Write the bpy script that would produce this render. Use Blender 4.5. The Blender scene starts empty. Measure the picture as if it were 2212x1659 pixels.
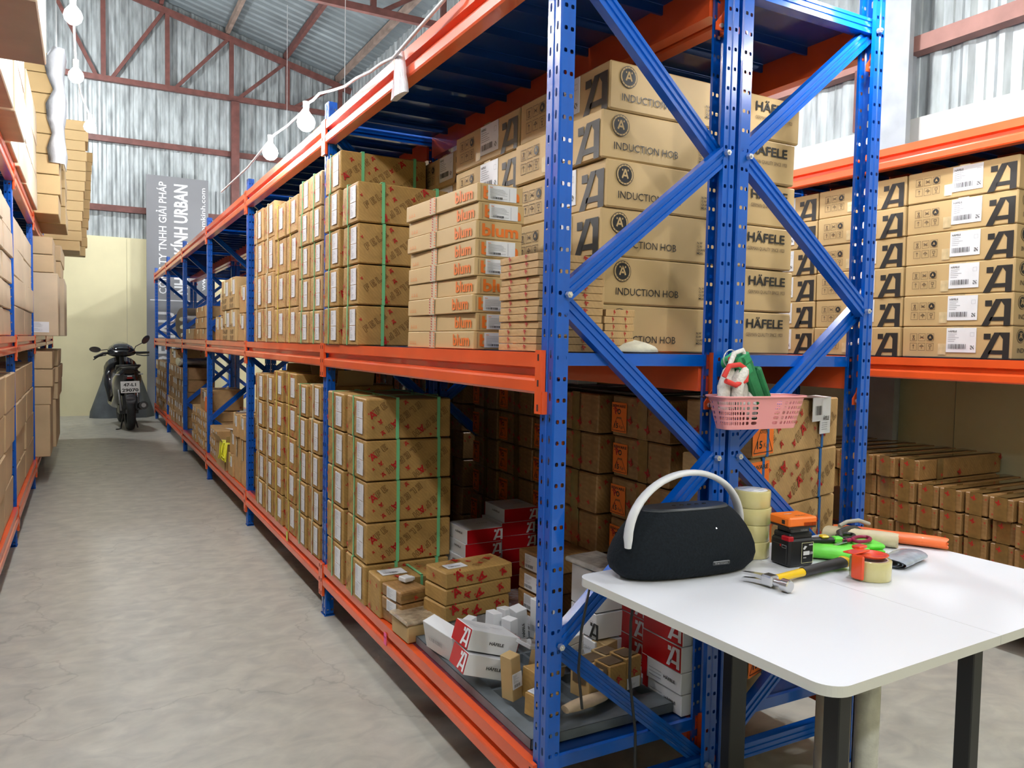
import bpy, bmesh, math, random
from mathutils import Vector, Matrix, Euler

# ---------------------------------------------------------------- camera, world, exposure
S = bpy.context.scene
COL = S.collection
cam_d = bpy.data.cameras.new('camera'); cam = bpy.data.objects.new('camera', cam_d); COL.objects.link(cam)
cam_d.sensor_width = 36.0; cam_d.sensor_fit = 'HORIZONTAL'; cam_d.lens = 1690.08 / 2212 * 36
cam_d.clip_start = 0.05; cam_d.clip_end = 100
_r = Vector((0.87753, -0.47916, 0.01900)).normalized()
_f = Vector((0.47913, 0.87620, -0.05130)).normalized()
_u = _r.cross(_f).normalized(); _r = _f.cross(_u).normalized()
cam.matrix_world = Matrix(((_r.x, _u.x, -_f.x, 0), (_r.y, _u.y, -_f.y, 0), (_r.z, _u.z, -_f.z, 1.30), (0, 0, 0, 1)))
S.camera = cam
W = bpy.data.worlds.new('world'); S.world = W; W.use_nodes = True
W.node_tree.nodes['Background'].inputs[0].default_value = (0.80, 0.90, 1.0, 1)
W.node_tree.nodes['Background'].inputs[1].default_value = 0.25
S.view_settings.view_transform = 'Standard'; S.view_settings.look = 'None'
S.view_settings.exposure = 0.98; S.view_settings.gamma = 1.0; S.view_settings.use_curve_mapping = False
S.cycles.use_denoising = True; S.cycles.max_bounces = 7; S.cycles.diffuse_bounces = 2
S.cycles.sample_clamp_indirect = 4.0; S.cycles.caustics_reflective = False; S.cycles.caustics_refractive = False
S.cycles.use_light_tree = True
LAMP_W = 4.9     # one factor over every bulb

R = random.Random(7)
PI = math.pi

# ---------------------------------------------------------------- materials
MATS = {}
def mat(name, col, rough=0.6, metal=0.0, var=0.0, scale=8.0, bump=0.0, coat=0.0, stripes=None, alpha=1.0, trans=0.0, emit=0.0, spec=0.5):
    if name in MATS: return MATS[name]
    m = bpy.data.materials.new(name); m.use_nodes = True
    nt = m.node_tree; b = nt.nodes['Principled BSDF']
    b.inputs['Base Color'].default_value = (*col, 1); b.inputs['Roughness'].default_value = rough
    b.inputs['Metallic'].default_value = metal; b.inputs['Coat Weight'].default_value = coat
    b.inputs['Specular IOR Level'].default_value = spec
    b.inputs['Transmission Weight'].default_value = trans; b.inputs['Alpha'].default_value = alpha
    if emit:
        b.inputs['Emission Color'].default_value = (*col, 1); b.inputs['Emission Strength'].default_value = emit
    last = None
    if var or bump or stripes:
        tc = nt.nodes.new('ShaderNodeTexCoord')
        nz = nt.nodes.new('ShaderNodeTexNoise'); nz.inputs['Scale'].default_value = scale; nz.inputs['Detail'].default_value = 5
        nt.links.new(tc.outputs['Object'], nz.inputs['Vector'])
        if var:
            mx = nt.nodes.new('ShaderNodeMix'); mx.data_type = 'RGBA'
            rp = nt.nodes.new('ShaderNodeMapRange'); rp.inputs[1].default_value = 0.3; rp.inputs[2].default_value = 0.7
            nt.links.new(nz.outputs['Fac'], rp.inputs[0]); nt.links.new(rp.outputs[0], mx.inputs[0])
            mx.inputs[6].default_value = (*[c * (1 - var) for c in col], 1)
            mx.inputs[7].default_value = (*[min(1, c * (1 + var)) for c in col], 1)
            last = mx.outputs[2]
        if stripes:
            sc, c2, amt = stripes
            mp = nt.nodes.new('ShaderNodeMapping'); mp.inputs['Rotation'].default_value = (0.6, 0.6, 0.5)
            nt.links.new(tc.outputs['Object'], mp.inputs['Vector'])
            wv = nt.nodes.new('ShaderNodeTexWave'); wv.inputs['Scale'].default_value = sc; wv.inputs['Distortion'].default_value = 6.0
            wv.inputs['Detail'].default_value = 1
            nt.links.new(mp.outputs[0], wv.inputs['Vector'])
            mm = nt.nodes.new('ShaderNodeMath'); mm.operation = 'MULTIPLY'; mm.inputs[1].default_value = amt
            nt.links.new(wv.outputs['Fac'], mm.inputs[0])
            m2 = nt.nodes.new('ShaderNodeMix'); m2.data_type = 'RGBA'
            if last: nt.links.new(last, m2.inputs[6])
            else: m2.inputs[6].default_value = (*col, 1)
            m2.inputs[7].default_value = (*c2, 1)
            nt.links.new(mm.outputs[0], m2.inputs[0]); last = m2.outputs[2]
        if last: nt.links.new(last, b.inputs['Base Color'])
        if bump:
            bp = nt.nodes.new('ShaderNodeBump'); bp.inputs['Strength'].default_value = bump; bp.inputs['Distance'].default_value = 0.01
            nt.links.new(nz.outputs['Fac'], bp.inputs['Height']); nt.links.new(bp.outputs[0], b.inputs['Normal'])
    MATS[name] = m; return m

BLUE = mat('blue_paint', (0.0005, 0.098, 0.52), 0.24, coat=0.45, var=0.10, scale=5, bump=0.04)
DECK_SHADE = mat('shaded_blue_deck_paint', (0.001, 0.040, 0.20), 0.35, coat=0.3, var=0.2, scale=4)  # rack blue darkened: the shade under the decks is put into the colour
ORANGE = mat('orange_paint', (0.86, 0.105, 0.02), 0.32, coat=0.4, var=0.10, scale=5, bump=0.04)
ZINC = mat('zinc_bolt', (0.75, 0.75, 0.76), 0.3, metal=0.8)
BROWN = mat('printed_brown_paper', (0.46, 0.275, 0.082), 0.62, var=0.14, scale=22, bump=0.12, stripes=(30, (0.36, 0.20, 0.06), 0.40))
BROWNP = mat('pale_printed_paper', (0.56, 0.35, 0.15), 0.62, var=0.13, scale=22, bump=0.12, stripes=(30, (0.46, 0.28, 0.115), 0.40))
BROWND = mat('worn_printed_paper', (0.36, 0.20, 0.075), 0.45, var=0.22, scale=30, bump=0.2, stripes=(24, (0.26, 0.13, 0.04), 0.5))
KRAFT = mat('kraft_board', (0.55, 0.378, 0.172), 0.6, var=0.05, scale=6, bump=0.06)
KRAFTY = mat('yellow_kraft_board', (0.62, 0.43, 0.20), 0.6, var=0.05, scale=6, bump=0.06)
PALE = mat('pale_board', (0.60, 0.47, 0.32), 0.6, var=0.09, scale=5, bump=0.12)
PALE2 = mat('tan_board', (0.55, 0.39, 0.22), 0.6, var=0.09, scale=5, bump=0.12)
INK = mat('black_ink', (0.018, 0.017, 0.016), 0.5)
GINK = mat('brown_ink', (0.13, 0.085, 0.045), 0.6)
OUTL = mat('umber_outline_ink', (0.17, 0.08, 0.02), 0.6)
RED = mat('red_ink', (0.50, 0.012, 0.012), 0.5)
REDB = mat('red_gloss_card', (0.52, 0.006, 0.012), 0.3, coat=0.3)
OINK = mat('orange_ink', (0.86, 0.20, 0.025), 0.5)
WHITE = mat('white_paper', (0.80, 0.81, 0.84), 0.5, var=0.04, scale=14)
GREYI = mat('grey_print', (0.38, 0.39, 0.42), 0.6)
WCARD = mat('white_card', (0.78, 0.79, 0.81), 0.35, var=0.03)
GREEN = mat('green_strap', (0.20, 0.62, 0.30), 0.3)
CREAMS = mat('cream_strap', (0.72, 0.70, 0.50), 0.4)
YELS = mat('yellow_strap', (0.75, 0.62, 0.10), 0.4)
BLUES = mat('blue_strap', (0.01, 0.13, 0.42), 0.3)
TAPE = mat('packing_tape', (0.22, 0.125, 0.04), 0.12, coat=0.6, var=0.2, scale=30)
TAPEL = mat('clear_tape', (0.66, 0.52, 0.30), 0.1, coat=0.8, var=0.15, scale=30)
WARN = mat('warning_orange', (0.95, 0.20, 0.02), 0.5)
DARK = mat('black_steel', (0.012, 0.013, 0.015), 0.4)
GREYP = mat('grey_plastic', (0.15, 0.175, 0.195), 0.5, var=0.2, scale=14)
CLEAR = mat('plastic_film', (0.82, 0.84, 0.86), 0.15, coat=0.8, var=0.15, scale=40, bump=0.6, alpha=0.45)
FILMB = mat('film_over_board', (0.44, 0.35, 0.24), 0.12, coat=1.0, var=0.35, scale=35, bump=0.9)

# ---------------------------------------------------------------- mesh builder
class MB:
    def __init__(s): s.v = []; s.f = []; s.m = []; s.mats = []; s.smooth = []
    def mi(s, m):
        if m not in s.mats: s.mats.append(m)
        return s.mats.index(m)
    def add(s, vs, fs, m, sm=False):
        o = len(s.v); s.v += [tuple(v) for v in vs]; k = s.mi(m)
        for f in fs: s.f.append(tuple(i + o for i in f)); s.m.append(k); s.smooth.append(sm)
    def box(s, x0, x1, y0, y1, z0, z1, m, M=None):
        vs = [Vector((x, y, z)) for z in (z0, z1) for y in (y0, y1) for x in (x0, x1)]
        if M: vs = [M @ v for v in vs]
        s.add(vs, [(0, 2, 3, 1), (4, 5, 7, 6), (0, 1, 5, 4), (2, 6, 7, 3), (0, 4, 6, 2), (1, 3, 7, 5)], m)
    def bbox(s, x0, x1, y0, y1, z0, z1, m, bev=0.003, M=None, jit=0.0, rnd=None):
        rnd = rnd or R
        bm = bmesh.new(); bmesh.ops.create_cube(bm, size=1)
        for v in bm.verts:
            jx, jy, jz = [rnd.random() * jit for _ in range(3)]
            v.co = Vector((x0 + jx if v.co.x < 0 else x1 - jx, y0 + jy if v.co.y < 0 else y1 - jy, z0 if v.co.z < 0 else z1 - jz))
        bmesh.ops.bevel(bm, geom=bm.edges[:], offset=bev, segments=1 if bev < 0.008 else 3, profile=0.5, affect='EDGES')
        s.bm(bm, m, M); bm.free()
    def bm(s, bm, m, M=None, sm=False):
        bm.verts.ensure_lookup_table(); bm.verts.index_update()
        s.add([(M @ v.co) if M else v.co.copy() for v in bm.verts], [[v.index for v in f.verts] for f in bm.faces], m, sm)
    def cyl(s, p0, p1, r0, r1, m, n=16, caps=True, sm=True):
        s.tube([p0, p1], [r0, r1], m, n, caps, sm)
    def tube(s, pts, rs, m, n=8, caps=True, sm=True):
        pts = [Vector(p) for p in pts]
        if not hasattr(rs, '__len__'): rs = [rs] * len(pts)
        t0 = (pts[1] - pts[0]).normalized(); a = Vector((0, 0, 1)) if abs(t0.z) < 0.9 else Vector((1, 0, 0))
        nrm = t0.cross(a).normalized(); vs = []
        for i, p in enumerate(pts):
            t = (pts[min(i + 1, len(pts) - 1)] - pts[max(i - 1, 0)]).normalized()
            nrm = (nrm - t * nrm.dot(t)).normalized(); b = t.cross(nrm)
            for k in range(n):
                an = 2 * PI * k / n; vs.append(p + (nrm * math.cos(an) + b * math.sin(an)) * rs[i])
        fs = [(i * n + k, i * n + (k + 1) % n, (i + 1) * n + (k + 1) % n, (i + 1) * n + k) for i in range(len(pts) - 1) for k in range(n)]
        s.add(vs, fs, m, sm)
        if caps: s.add(vs[:n], [tuple(range(n))[::-1]], m); s.add(vs[-n:], [tuple(range(n))], m)
    def lathe(s, prof, m, n=28, M=None, sm=True):
        vs = [Vector((r * math.cos(2 * PI * k / n), r * math.sin(2 * PI * k / n), z)) for r, z in prof for k in range(n)]
        if M: vs = [M @ v for v in vs]
        s.add(vs, [(i * n + k, i * n + (k + 1) % n, (i + 1) * n + (k + 1) % n, (i + 1) * n + k) for i in range(len(prof) - 1) for k in range(n)], m, sm)
    def loft(s, rings, m, sm=True, caps=True):
        n = len(rings[0]); vs = [v for r in rings for v in r]
        s.add(vs, [(i * n + k, i * n + (k + 1) % n, (i + 1) * n + (k + 1) % n, (i + 1) * n + k) for i in range(len(rings) - 1) for k in range(n)], m, sm)
        if caps: s.add(rings[0], [tuple(range(n))[::-1]], m); s.add(rings[-1], [tuple(range(n))], m)
    def prism(s, poly, mapf, d0, d1, m):        # 2D polygon carried from depth d0 to d1 by mapf(u, v, d)
        n = len(poly); vs = [mapf(u, v, d0) for u, v in poly] + [mapf(u, v, d1) for u, v in poly]
        s.add(vs, [tuple(range(n))[::-1], tuple(range(n, 2 * n))] + [(k, (k + 1) % n, n + (k + 1) % n, n + k) for k in range(n)], m)
    def holed(s, mapf, cols, z0, pitch, n, a, b, m, seg=8, off=0.0):   # strips of cells, each with a true elliptical opening
        for (u0, u1) in cols:
            uc = (u0 + u1) / 2
            for i in range(n):
                v0 = z0 + i * pitch; v1 = v0 + pitch; vc = (v0 + v1) / 2 + off
                outer = [(u1, vc), (u1, v1), (uc, v1), (u0, v1), (u0, vc), (u0, v0), (uc, v0), (u1, v0)]
                inner = [(uc + a * math.cos(PI / 4 * k) * (1.0 if k % 2 == 0 else 1.15), vc + b * math.sin(PI / 4 * k) * (1.0 if k % 2 == 0 else 1.15)) for k in range(8)]
                s.add([mapf(*p) for p in outer + inner], [(k, (k + 1) % 8, 8 + (k + 1) % 8, 8 + k) for k in range(8)], m)
    def mesh(s, name):
        me = bpy.data.meshes.new(name); me.from_pydata(s.v, [], s.f)
        for m in s.mats: me.materials.append(m)
        me.polygons.foreach_set('material_index', s.m); me.polygons.foreach_set('use_smooth', s.smooth)
        me.update(); return me
    def build(s, name, parent=None, loc=(0, 0, 0), rot=(0, 0, 0)):
        return link(name, s.mesh(name), parent, loc, rot)

def link(name, data, parent=None, loc=(0, 0, 0), rot=(0, 0, 0)):
    o = bpy.data.objects.new(name, data); COL.objects.link(o); o.parent = parent; o.location = loc; o.rotation_euler = rot
    return o
def tag(o, label=None, cat=None, group=None, kind=None):
    if label: o['label'] = label
    if cat: o['category'] = cat
    if group: o['group'] = group
    if kind: o['kind'] = kind
    return o
def empty(name, label, cat, loc=(0, 0, 0), rot=(0, 0, 0), group=None):
    return tag(link(name, None, None, loc, rot), label, cat, group)
def struct(name, mb, label=None): 
    o = mb.build(name); o['kind'] = 'structure'
    if label: o['label'] = label
    return o

# ---------------------------------------------------------------- lettering
_TX = {}
def text_tris(t, bold=0.0):
    k = (t, bold)
    if k not in _TX:
        cu = bpy.data.curves.new('lettering', 'FONT'); cu.body = t; cu.size = 1.0; cu.offset = bold; cu.resolution_u = 2; cu.fill_mode = 'FRONT'
        ob = bpy.data.objects.new('lettering', cu); me = bpy.data.meshes.new_from_object(ob)
        vs = [(v.co.x, v.co.y) for v in me.vertices]; fs = [tuple(p.vertices) for p in me.polygons]
        bpy.data.objects.remove(ob); bpy.data.curves.remove(cu); bpy.data.meshes.remove(me)
        if vs:
            x0 = min(v[0] for v in vs); x1 = max(v[0] for v in vs)
        else: x0 = x1 = 0
        _TX[k] = ([(v[0] - x0, v[1]) for v in vs], fs, x1 - x0)
    return _TX[k]

class Face:                       # a flat face to print on: origin o, right vector r, up vector u, outward n
    def __init__(s, mb, o, r, u, off=0.0014, w=0, h=0):
        s.mb = mb; s.o = Vector(o); s.r = Vector(r).normalized(); s.u = Vector(u).normalized(); s.n = s.r.cross(s.u) ; s.off = off; s.w = w; s.h = h
    def p(s, a, b, k=1.0): return s.o + s.r * a + s.u * b + s.n * (s.off * k)
    def poly(s, pts, m, k=1.0): s.mb.add([s.p(a, b, k) for a, b in pts], [tuple(range(len(pts)))], m)
    def quad(s, a0, b0, a1, b1, m, k=1.0): s.poly([(a0, b0), (a1, b0), (a1, b1), (a0, b1)], m, k)
    def frame(s, a0, b0, a1, b1, t, m, k=1.0):
        for q in ((a0, b0, a1, b0 + t), (a0, b1 - t, a1, b1), (a0, b0 + t, a0 + t, b1 - t), (a1 - t, b0 + t, a1, b1 - t)): s.quad(*q, m, k)
    def text(s, t, a, b, size, m, width=None, bold=0.0, k=1.0, rot=0.0):
        vs, fs, w = text_tris(t, bold)
        if not vs: return
        sx = size if width is None else width / max(w, 1e-6)
        c, sn = math.cos(rot), math.sin(rot)
        s.mb.add([s.p(a + x * sx * c - y * size * sn, b + x * sx * sn + y * size * c, k) for x, y in vs], fs, m)
    def strokes(s, segs, a, b, sz, wd, m, rot=0.0, k=1.0):
        c, sn = math.cos(rot), math.sin(rot)
        def T(x, y): return (a + (x * c - y * sn) * sz, b + (x * sn + y * c) * sz)
        for x0, y0, x1, y1 in segs:
            d = Vector((x1 - x0, y1 - y0)); L = d.length or 1e-6; nx, ny = -d.y / L * wd / 2, d.x / L * wd / 2
            s.poly([T(x0 + nx, y0 + ny), T(x0 - nx, y0 - ny), T(x1 - nx, y1 - ny), T(x1 + nx, y1 + ny)][::-1] if False else [T(x0 - nx, y0 - ny), T(x1 - nx, y1 - ny), T(x1 + nx, y1 + ny), T(x0 + nx, y0 + ny)], m, k)
    def barcode(s, a0, b0, a1, b1, m, n=22, seed=1):
        rr = random.Random(seed); x = a0; st = (a1 - a0) / n
        while x < a1 - st:
            w = st * rr.choice((0.35, 0.5, 0.9)); s.quad(x, b0, x + w, b1, m, 1.6); x += w + st * rr.choice((0.4, 0.6, 0.9))

def faces_of(mb, dx, dy, dz, off=0.0014):
    return {'W': Face(mb, (-dx / 2, dy / 2, 0), (0, -1, 0), (0, 0, 1), off, dy, dz),
            'S': Face(mb, (-dx / 2, -dy / 2, 0), (1, 0, 0), (0, 0, 1), off, dx, dz),
            'E': Face(mb, (dx / 2, -dy / 2, 0), (0, 1, 0), (0, 0, 1), off, dy, dz),
            'T': Face(mb, (-dx / 2, -dy / 2, dz), (1, 0, 0), (0, 1, 0), off, dx, dy),
            'B': Face(mb, (-dx / 2, dy / 2, 0), (1, 0, 0), (0, -1, 0), off, dx, dy)}

LOGO = ([(0, 0), (0.25, 0), (0.68, 1), (0.46, 1)], [(0.62, 0.96), (0.66, 1), (0.98, 1), (0.98, 0), (0.76, 0), (0.76, 0.75)], [(0.26, 0.18), (0.76, 0.18), (0.76, 0.33), (0.32, 0.33)], [(0.10, 0.74), (0.34, 0.74), (0.34, 0.96), (0.10, 0.96)])
def logo(f, a, b, w, h, m):
    for pl in LOGO: f.poly([(a + x * w, b + y * h) for x, y in pl], m)
MARK = [(0.1, 0, 0.5, 1), (0.9, 0, 0.5, 1), (0.25, 0.3, 0.75, 0.3), (0.05, 0.9, 0.2, 0.9), (0.8, 0.9, 0.95, 0.9)]
GL = {'H': [(0, 0, 0, 1), (0, 1, .25, 1), (.25, 1, .25, .6), (.25, .6, .6, .6), (.6, .6, .6, 1), (.6, 1, .85, 1), (.85, 1, .85, 0), (.85, 0, .6, 0), (.6, 0, .6, .4), (.6, .4, .25, .4), (.25, .4, .25, 0), (.25, 0, 0, 0)],
      'F': [(0, 0, 0, 1), (0, 1, .75, 1), (.75, 1, .75, .8), (.75, .8, .25, .8), (.25, .8, .25, .6), (.25, .6, .65, .6), (.65, .6, .65, .4), (.65, .4, .25, .4), (.25, .4, .25, 0), (.25, 0, 0, 0)],
      'E': [(0, 0, 0, 1), (0, 1, .75, 1), (.75, 1, .75, .8), (.75, .8, .25, .8), (.25, .8, .25, .58), (.25, .58, .7, .58), (.7, .42, .25, .42), (.25, .42, .25, .2), (.25, .2, .75, .2), (.75, .2, .75, 0), (.75, 0, 0, 0)],
      'L': [(0, 0, 0, 1), (0, 1, .25, 1), (.25, 1, .25, .2), (.25, .2, .75, .2), (.75, .2, .75, 0), (.75, 0, 0, 0)]}
def pattern(f, seed=0, big=0.034, ang=0.6, words=True, mark=RED, dens=1.0):
    w, h = f.w, f.h; c, s = math.cos(ang), math.sin(ang); rr = random.Random(seed); pitch = big * 1.42
    L = w + h; row = 0; y = -L
    while y < L:
        x = -L + (row % 3) * big * 2.6 + rr.random() * 0.01; k = 0
        while x < L:
            for ch in 'HAFELEm':
                sz = big if row % 2 == 0 else big * 0.62
                cx, cy = x * c - y * s, x * s + y * c; m_ = sz * (0.66 if ch in 'Am' else 0.62)
                if m_ < cx < w - m_ and m_ < cy < h - m_:
                    fl = PI if (k // 7 + row) % 2 else 0
                    def put_(sg, ms, wd, mt, an, kk):
                        ca, sa = math.cos(an), math.sin(an); f.strokes(sg, cx - (ca - sa) * .5 * ms, cy - (sa + ca) * .5 * ms, ms, wd, mt, an, kk)
                    if ch in 'Am':
                        if rr.random() < dens * (1.0 if row % 2 == 0 else .45): put_(MARK, sz * (0.95 if ch == 'A' else 0.6), 0.22, mark, ang + fl, 1.3)
                    elif words and row % 2 == 0: put_(GL[ch], sz * 0.86, 0.07, OUTL, ang + fl, 1.0)
                x += sz * 1.0; k += 1
        y += pitch; row += 1

# ---------------------------------------------------------------- the building
FLOORM = mat('concrete_floor', (0.47, 0.465, 0.415), 0.42, var=0.10, scale=9.0, bump=0.15)
def concrete_detail(m):
    nt = m.node_tree; b = nt.nodes['Principled BSDF']; src = b.inputs['Base Color'].links[0].from_socket
    tc = nt.nodes.new('ShaderNodeTexCoord'); mp = nt.nodes.new('ShaderNodeMapping'); mp.inputs['Scale'].default_value = (4.0, 5.5, 1)
    nz = nt.nodes.new('ShaderNodeTexNoise'); nz.inputs['Scale'].default_value = 1.6; nz.inputs['Detail'].default_value = 9; nz.inputs['Distortion'].default_value = 1.2
    nt.links.new(tc.outputs['Object'], mp.inputs[0]); nt.links.new(mp.outputs[0], nz.inputs['Vector'])
    rp = nt.nodes.new('ShaderNodeValToRGB'); rp.color_ramp.elements[0].position = 0.35; rp.color_ramp.elements[0].color = (0.88, 0.88, 0.885, 1)
    rp.color_ramp.elements[1].position = 0.62; rp.color_ramp.elements[1].color = (1.07, 1.06, 1.03, 1)
    nt.links.new(nz.outputs['Fac'], rp.inputs[0])
    mx = nt.nodes.new('ShaderNodeMix'); mx.data_type = 'RGBA'; mx.blend_type = 'MULTIPLY'; mx.inputs[0].default_value = 1
    nt.links.new(src, mx.inputs[6]); nt.links.new(rp.outputs[0], mx.inputs[7])
    vo = nt.nodes.new('ShaderNodeTexVoronoi'); vo.feature = 'DISTANCE_TO_EDGE'; vo.inputs['Scale'].default_value = 0.55
    n2 = nt.nodes.new('ShaderNodeTexNoise'); n2.inputs['Scale'].default_value = 2.5; n2.inputs['Detail'].default_value = 6
    ad = nt.nodes.new('ShaderNodeVectorMath'); ad.operation = 'ADD'; sc = nt.nodes.new('ShaderNodeVectorMath'); sc.operation = 'SCALE'; sc.inputs[3].default_value = 0.9
    nt.links.new(tc.outputs['Object'], n2.inputs['Vector']); nt.links.new(n2.outputs['Color'], sc.inputs[0]); nt.links.new(tc.outputs['Object'], ad.inputs[0]); nt.links.new(sc.outputs[0], ad.inputs[1]); nt.links.new(ad.outputs[0], vo.inputs['Vector'])
    r2 = nt.nodes.new('ShaderNodeMapRange'); r2.inputs[1].default_value = 0.0; r2.inputs[2].default_value = 0.006; r2.inputs[3].default_value = 0.80; r2.inputs[4].default_value = 1.0
    nt.links.new(vo.outputs['Distance'], r2.inputs[0])
    m3 = nt.nodes.new('ShaderNodeMix'); m3.data_type = 'RGBA'; m3.blend_type = 'MULTIPLY'; m3.inputs[0].default_value = 1
    nt.links.new(mx.outputs[2], m3.inputs[6]); nt.links.new(r2.outputs[0], m3.inputs[7]); nt.links.new(m3.outputs[2], b.inputs['Base Color'])
concrete_detail(FLOORM)
SHEET = mat('galvanised_sheet', (0.42, 0.46, 0.47), 0.45, metal=0.25, var=0.38, scale=3.0, bump=0.35)
_mp = SHEET.node_tree.nodes.new('ShaderNodeMapping'); _mp.inputs['Scale'].default_value = (5, 5, 0.9)
_nz = [n for n in SHEET.node_tree.nodes if n.type == 'TEX_NOISE'][0]; _tc = [n for n in SHEET.node_tree.nodes if n.type == 'TEX_COORD'][0]
SHEET.node_tree.links.new(_tc.outputs['Object'], _mp.inputs[0]); SHEET.node_tree.links.new(_mp.outputs[0], _nz.inputs['Vector'])
ROOFM = mat('roof_sheet', (0.20, 0.235, 0.25), 0.5, metal=0.2, var=0.25, scale=1.5)
CREAM = mat('cream_paint', (0.86, 0.79, 0.50), 0.6, var=0.07, scale=1.6, bump=0.05)
OXIDE = mat('red_oxide_steel', (0.165, 0.062, 0.052), 0.55, var=0.25, scale=9)
GSTEEL = mat('grey_steel', (0.40, 0.43, 0.46), 0.5, var=0.15, scale=6)
CONC = mat('pale_concrete', (0.66, 0.65, 0.61), 0.7, var=0.08, scale=3)
roofz = lambda x: 7.17 - 0.249 * x

f = MB(); f.box(-7.5, 4.6, -3.0, 14.9, -0.12, 0.0, FLOORM); struct('floor', f)

def corrugated(name, run, a0, a1, lo, hi, pitch=0.20, amp=0.022):
    # ribbed sheet: run(a, z, depth) -> point; trapezoid ribs with a small mid rib
    mb = MB(); prof = []
    a = a0
    while a < a1:
        for da, d in ((0, 0), (0.030, amp), (0.060, amp), (0.090, 0), (0.130, 0), (0.137, 0.007), (0.144, 0)):
            if a + da * pitch / 0.2 <= a1: prof.append((a + da * pitch / 0.2, d))
        a += pitch
    for (p, d), (q, e) in zip(prof[:-1], prof[1:]):
        mb.add([run(p, lo(p), d), run(q, lo(q), e), run(q, hi(q), e), run(p, hi(p), d)], [(0, 1, 2, 3)], SHEET if 'ceil' not in name else ROOFM)
    return mb
wb = corrugated('wall_back', lambda a, z, d: (a, 14.5 - d, z), -7.2, 4.4, lambda x: 2.88, lambda x: roofz(x))
wb.box(-7.2, 4.4, 14.51, 14.6, 2.7, 9.1, SHEET)
wb.box(-7.2, 4.4, 14.44, 14.6, 0.0, 2.92, CREAM)
for xs in (0.62, -1.4): wb.box(xs, xs + 0.004, 14.437, 14.44, 0, 2.9, mat('groove_shadow', (0.45, 0.42, 0.27), 0.8))
struct('wall_back', wb)
wr = corrugated('wall_right', lambda a, z, d: (4.40 - d, a, z), -2.5, 14.44, lambda y: 2.66, lambda y: roofz(4.4))
wr.box(4.41, 4.50, -2.5, 14.44, 2.5, 6.2, SHEET)
wr.box(4.34, 4.50, -2.5, 14.44, 0, 2.44, CREAM); wr.box(4.30, 4.50, -2.5, 14.44, 2.44, 2.67, CONC)
for ys in (2.68, 3.9, 5.2, 6.5): wr.box(4.337, 4.34, ys, ys + 0.005, 0, 2.44, MATS['groove_shadow'])
struct('wall_right', wr)
wl = MB(); wl.box(-7.3, -7.2, -2.5, 14.5, 0, 9.2, SHEET); struct('wall_left', wl)
wf_ = MB(); wf_.box(-7.3, 4.5, -3.1, -3.0, 0, 9.2, CREAM); struct('wall_front', wf_)
rb = MB(); y = -2.8; prof = []
while y < 14.6:
    for d, zz in ((0, 0), (0.03, 0.022), (0.06, 0.022), (0.09, 0), (0.145, 0)): prof.append((y + d, zz))
    y += 0.2
for (p, d), (q, e) in zip(prof[:-1], prof[1:]):
    rb.add([(-7.2, p, roofz(-7.2) + d), (4.5, p, roofz(4.5) + d), (4.5, q, roofz(4.5) + e), (-7.2, q, roofz(-7.2) + e)], [(0, 1, 2, 3)], ROOFM)
rb.box(-7.3, 4.5, -2.8, 14.6, 9.05, 9.1, ROOFM)
struct('ceiling', rb)
k = 0
def trim(mb, label=None):
    global k; k += 1; return struct('trim_%d' % k, mb, label)
for i, px in enumerate((-3.6, -2.7, -1.75, -0.75, 0.2, 1.15, 2.19, 3.17, 4.1)):   # purlins
    b = MB(); z = roofz(px); b.box(px - 0.03, px + 0.03, -2.6, 14.45, z - 0.13, z - 0.02, OXIDE if i % 2 else mat('dusty_oxide_steel', (0.30, 0.22, 0.18), 0.7, var=0.3, scale=5)); trim(b, 'long roof purlin')
def bar(mb, p, q, t, d, m):      # square bar from p to q in the XZ plane, depth d along Y
    p, q = Vector(p), Vector(q); v = (q - p).normalized(); n = Vector((-v.z, 0, v.x)) * t / 2
    vs = []
    for e in (p, q):
        for s in (-1, 1):
            for yy in (-d / 2, d / 2): vs.append(e + n * s + Vector((0, yy, 0)))
    mb.add(vs, [(0, 1, 3, 2), (4, 6, 7, 5), (0, 4, 5, 1), (2, 3, 7, 6), (0, 2, 6, 4), (1, 5, 7, 3)], m)
nodes = [-4.6, -3.6, -2.65, -1.7, -0.7, 0.30, 1.24, 2.25, 3.20, 4.15]
for ty in (14.36, 9.65):
    t = MB(); zr = lambda x: roofz(x) - 0.20
    bar(t, (-7.1, ty, zr(-7.1)), (4.35, ty, zr(4.35)), 0.10, 0.06, OXIDE); bar(t, (-7.1, ty, 5.42), (4.38, ty, 5.42), 0.085, 0.07, OXIDE)
    for i, n0 in enumerate(nodes):
        bar(t, (n0, ty, 5.42), (n0, ty, zr(n0)), 0.07, 0.05, OXIDE)
        if i < len(nodes) - 1:
            if n0 >= 0.3: bar(t, (n0 + 0.12, ty, 5.44), (nodes[i + 1] - 0.05, ty, zr(nodes[i + 1])), 0.055, 0.04, OXIDE)
            else: bar(t, (n0 + 0.05, ty, zr(n0)), (nodes[i + 1] - 0.1, ty, 5.44), 0.055, 0.04, OXIDE)
    trim(t, 'red oxide roof truss')
g = MB(); g.box(-7.1, 4.3, 14.40, 14.47, 4.44, 4.53, OXIDE); trim(g, 'horizontal wall girt')
g = MB(); g.box(-7.1, 4.3, 14.40, 14.47, 3.33, 3.43, OXIDE); trim(g, 'horizontal wall girt')
g = MB(); g.box(2.24, 2.37, 14.28, 14.40, 0, 5.36, OXIDE); trim(g, 'rusty red wall post')
g = MB(); g.box(4.28, 4.37, -2, 14.3, 3.05, 3.14, mat('faded_oxide', (0.36, 0.18, 0.15), 0.6, var=0.15)); trim(g)
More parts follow.
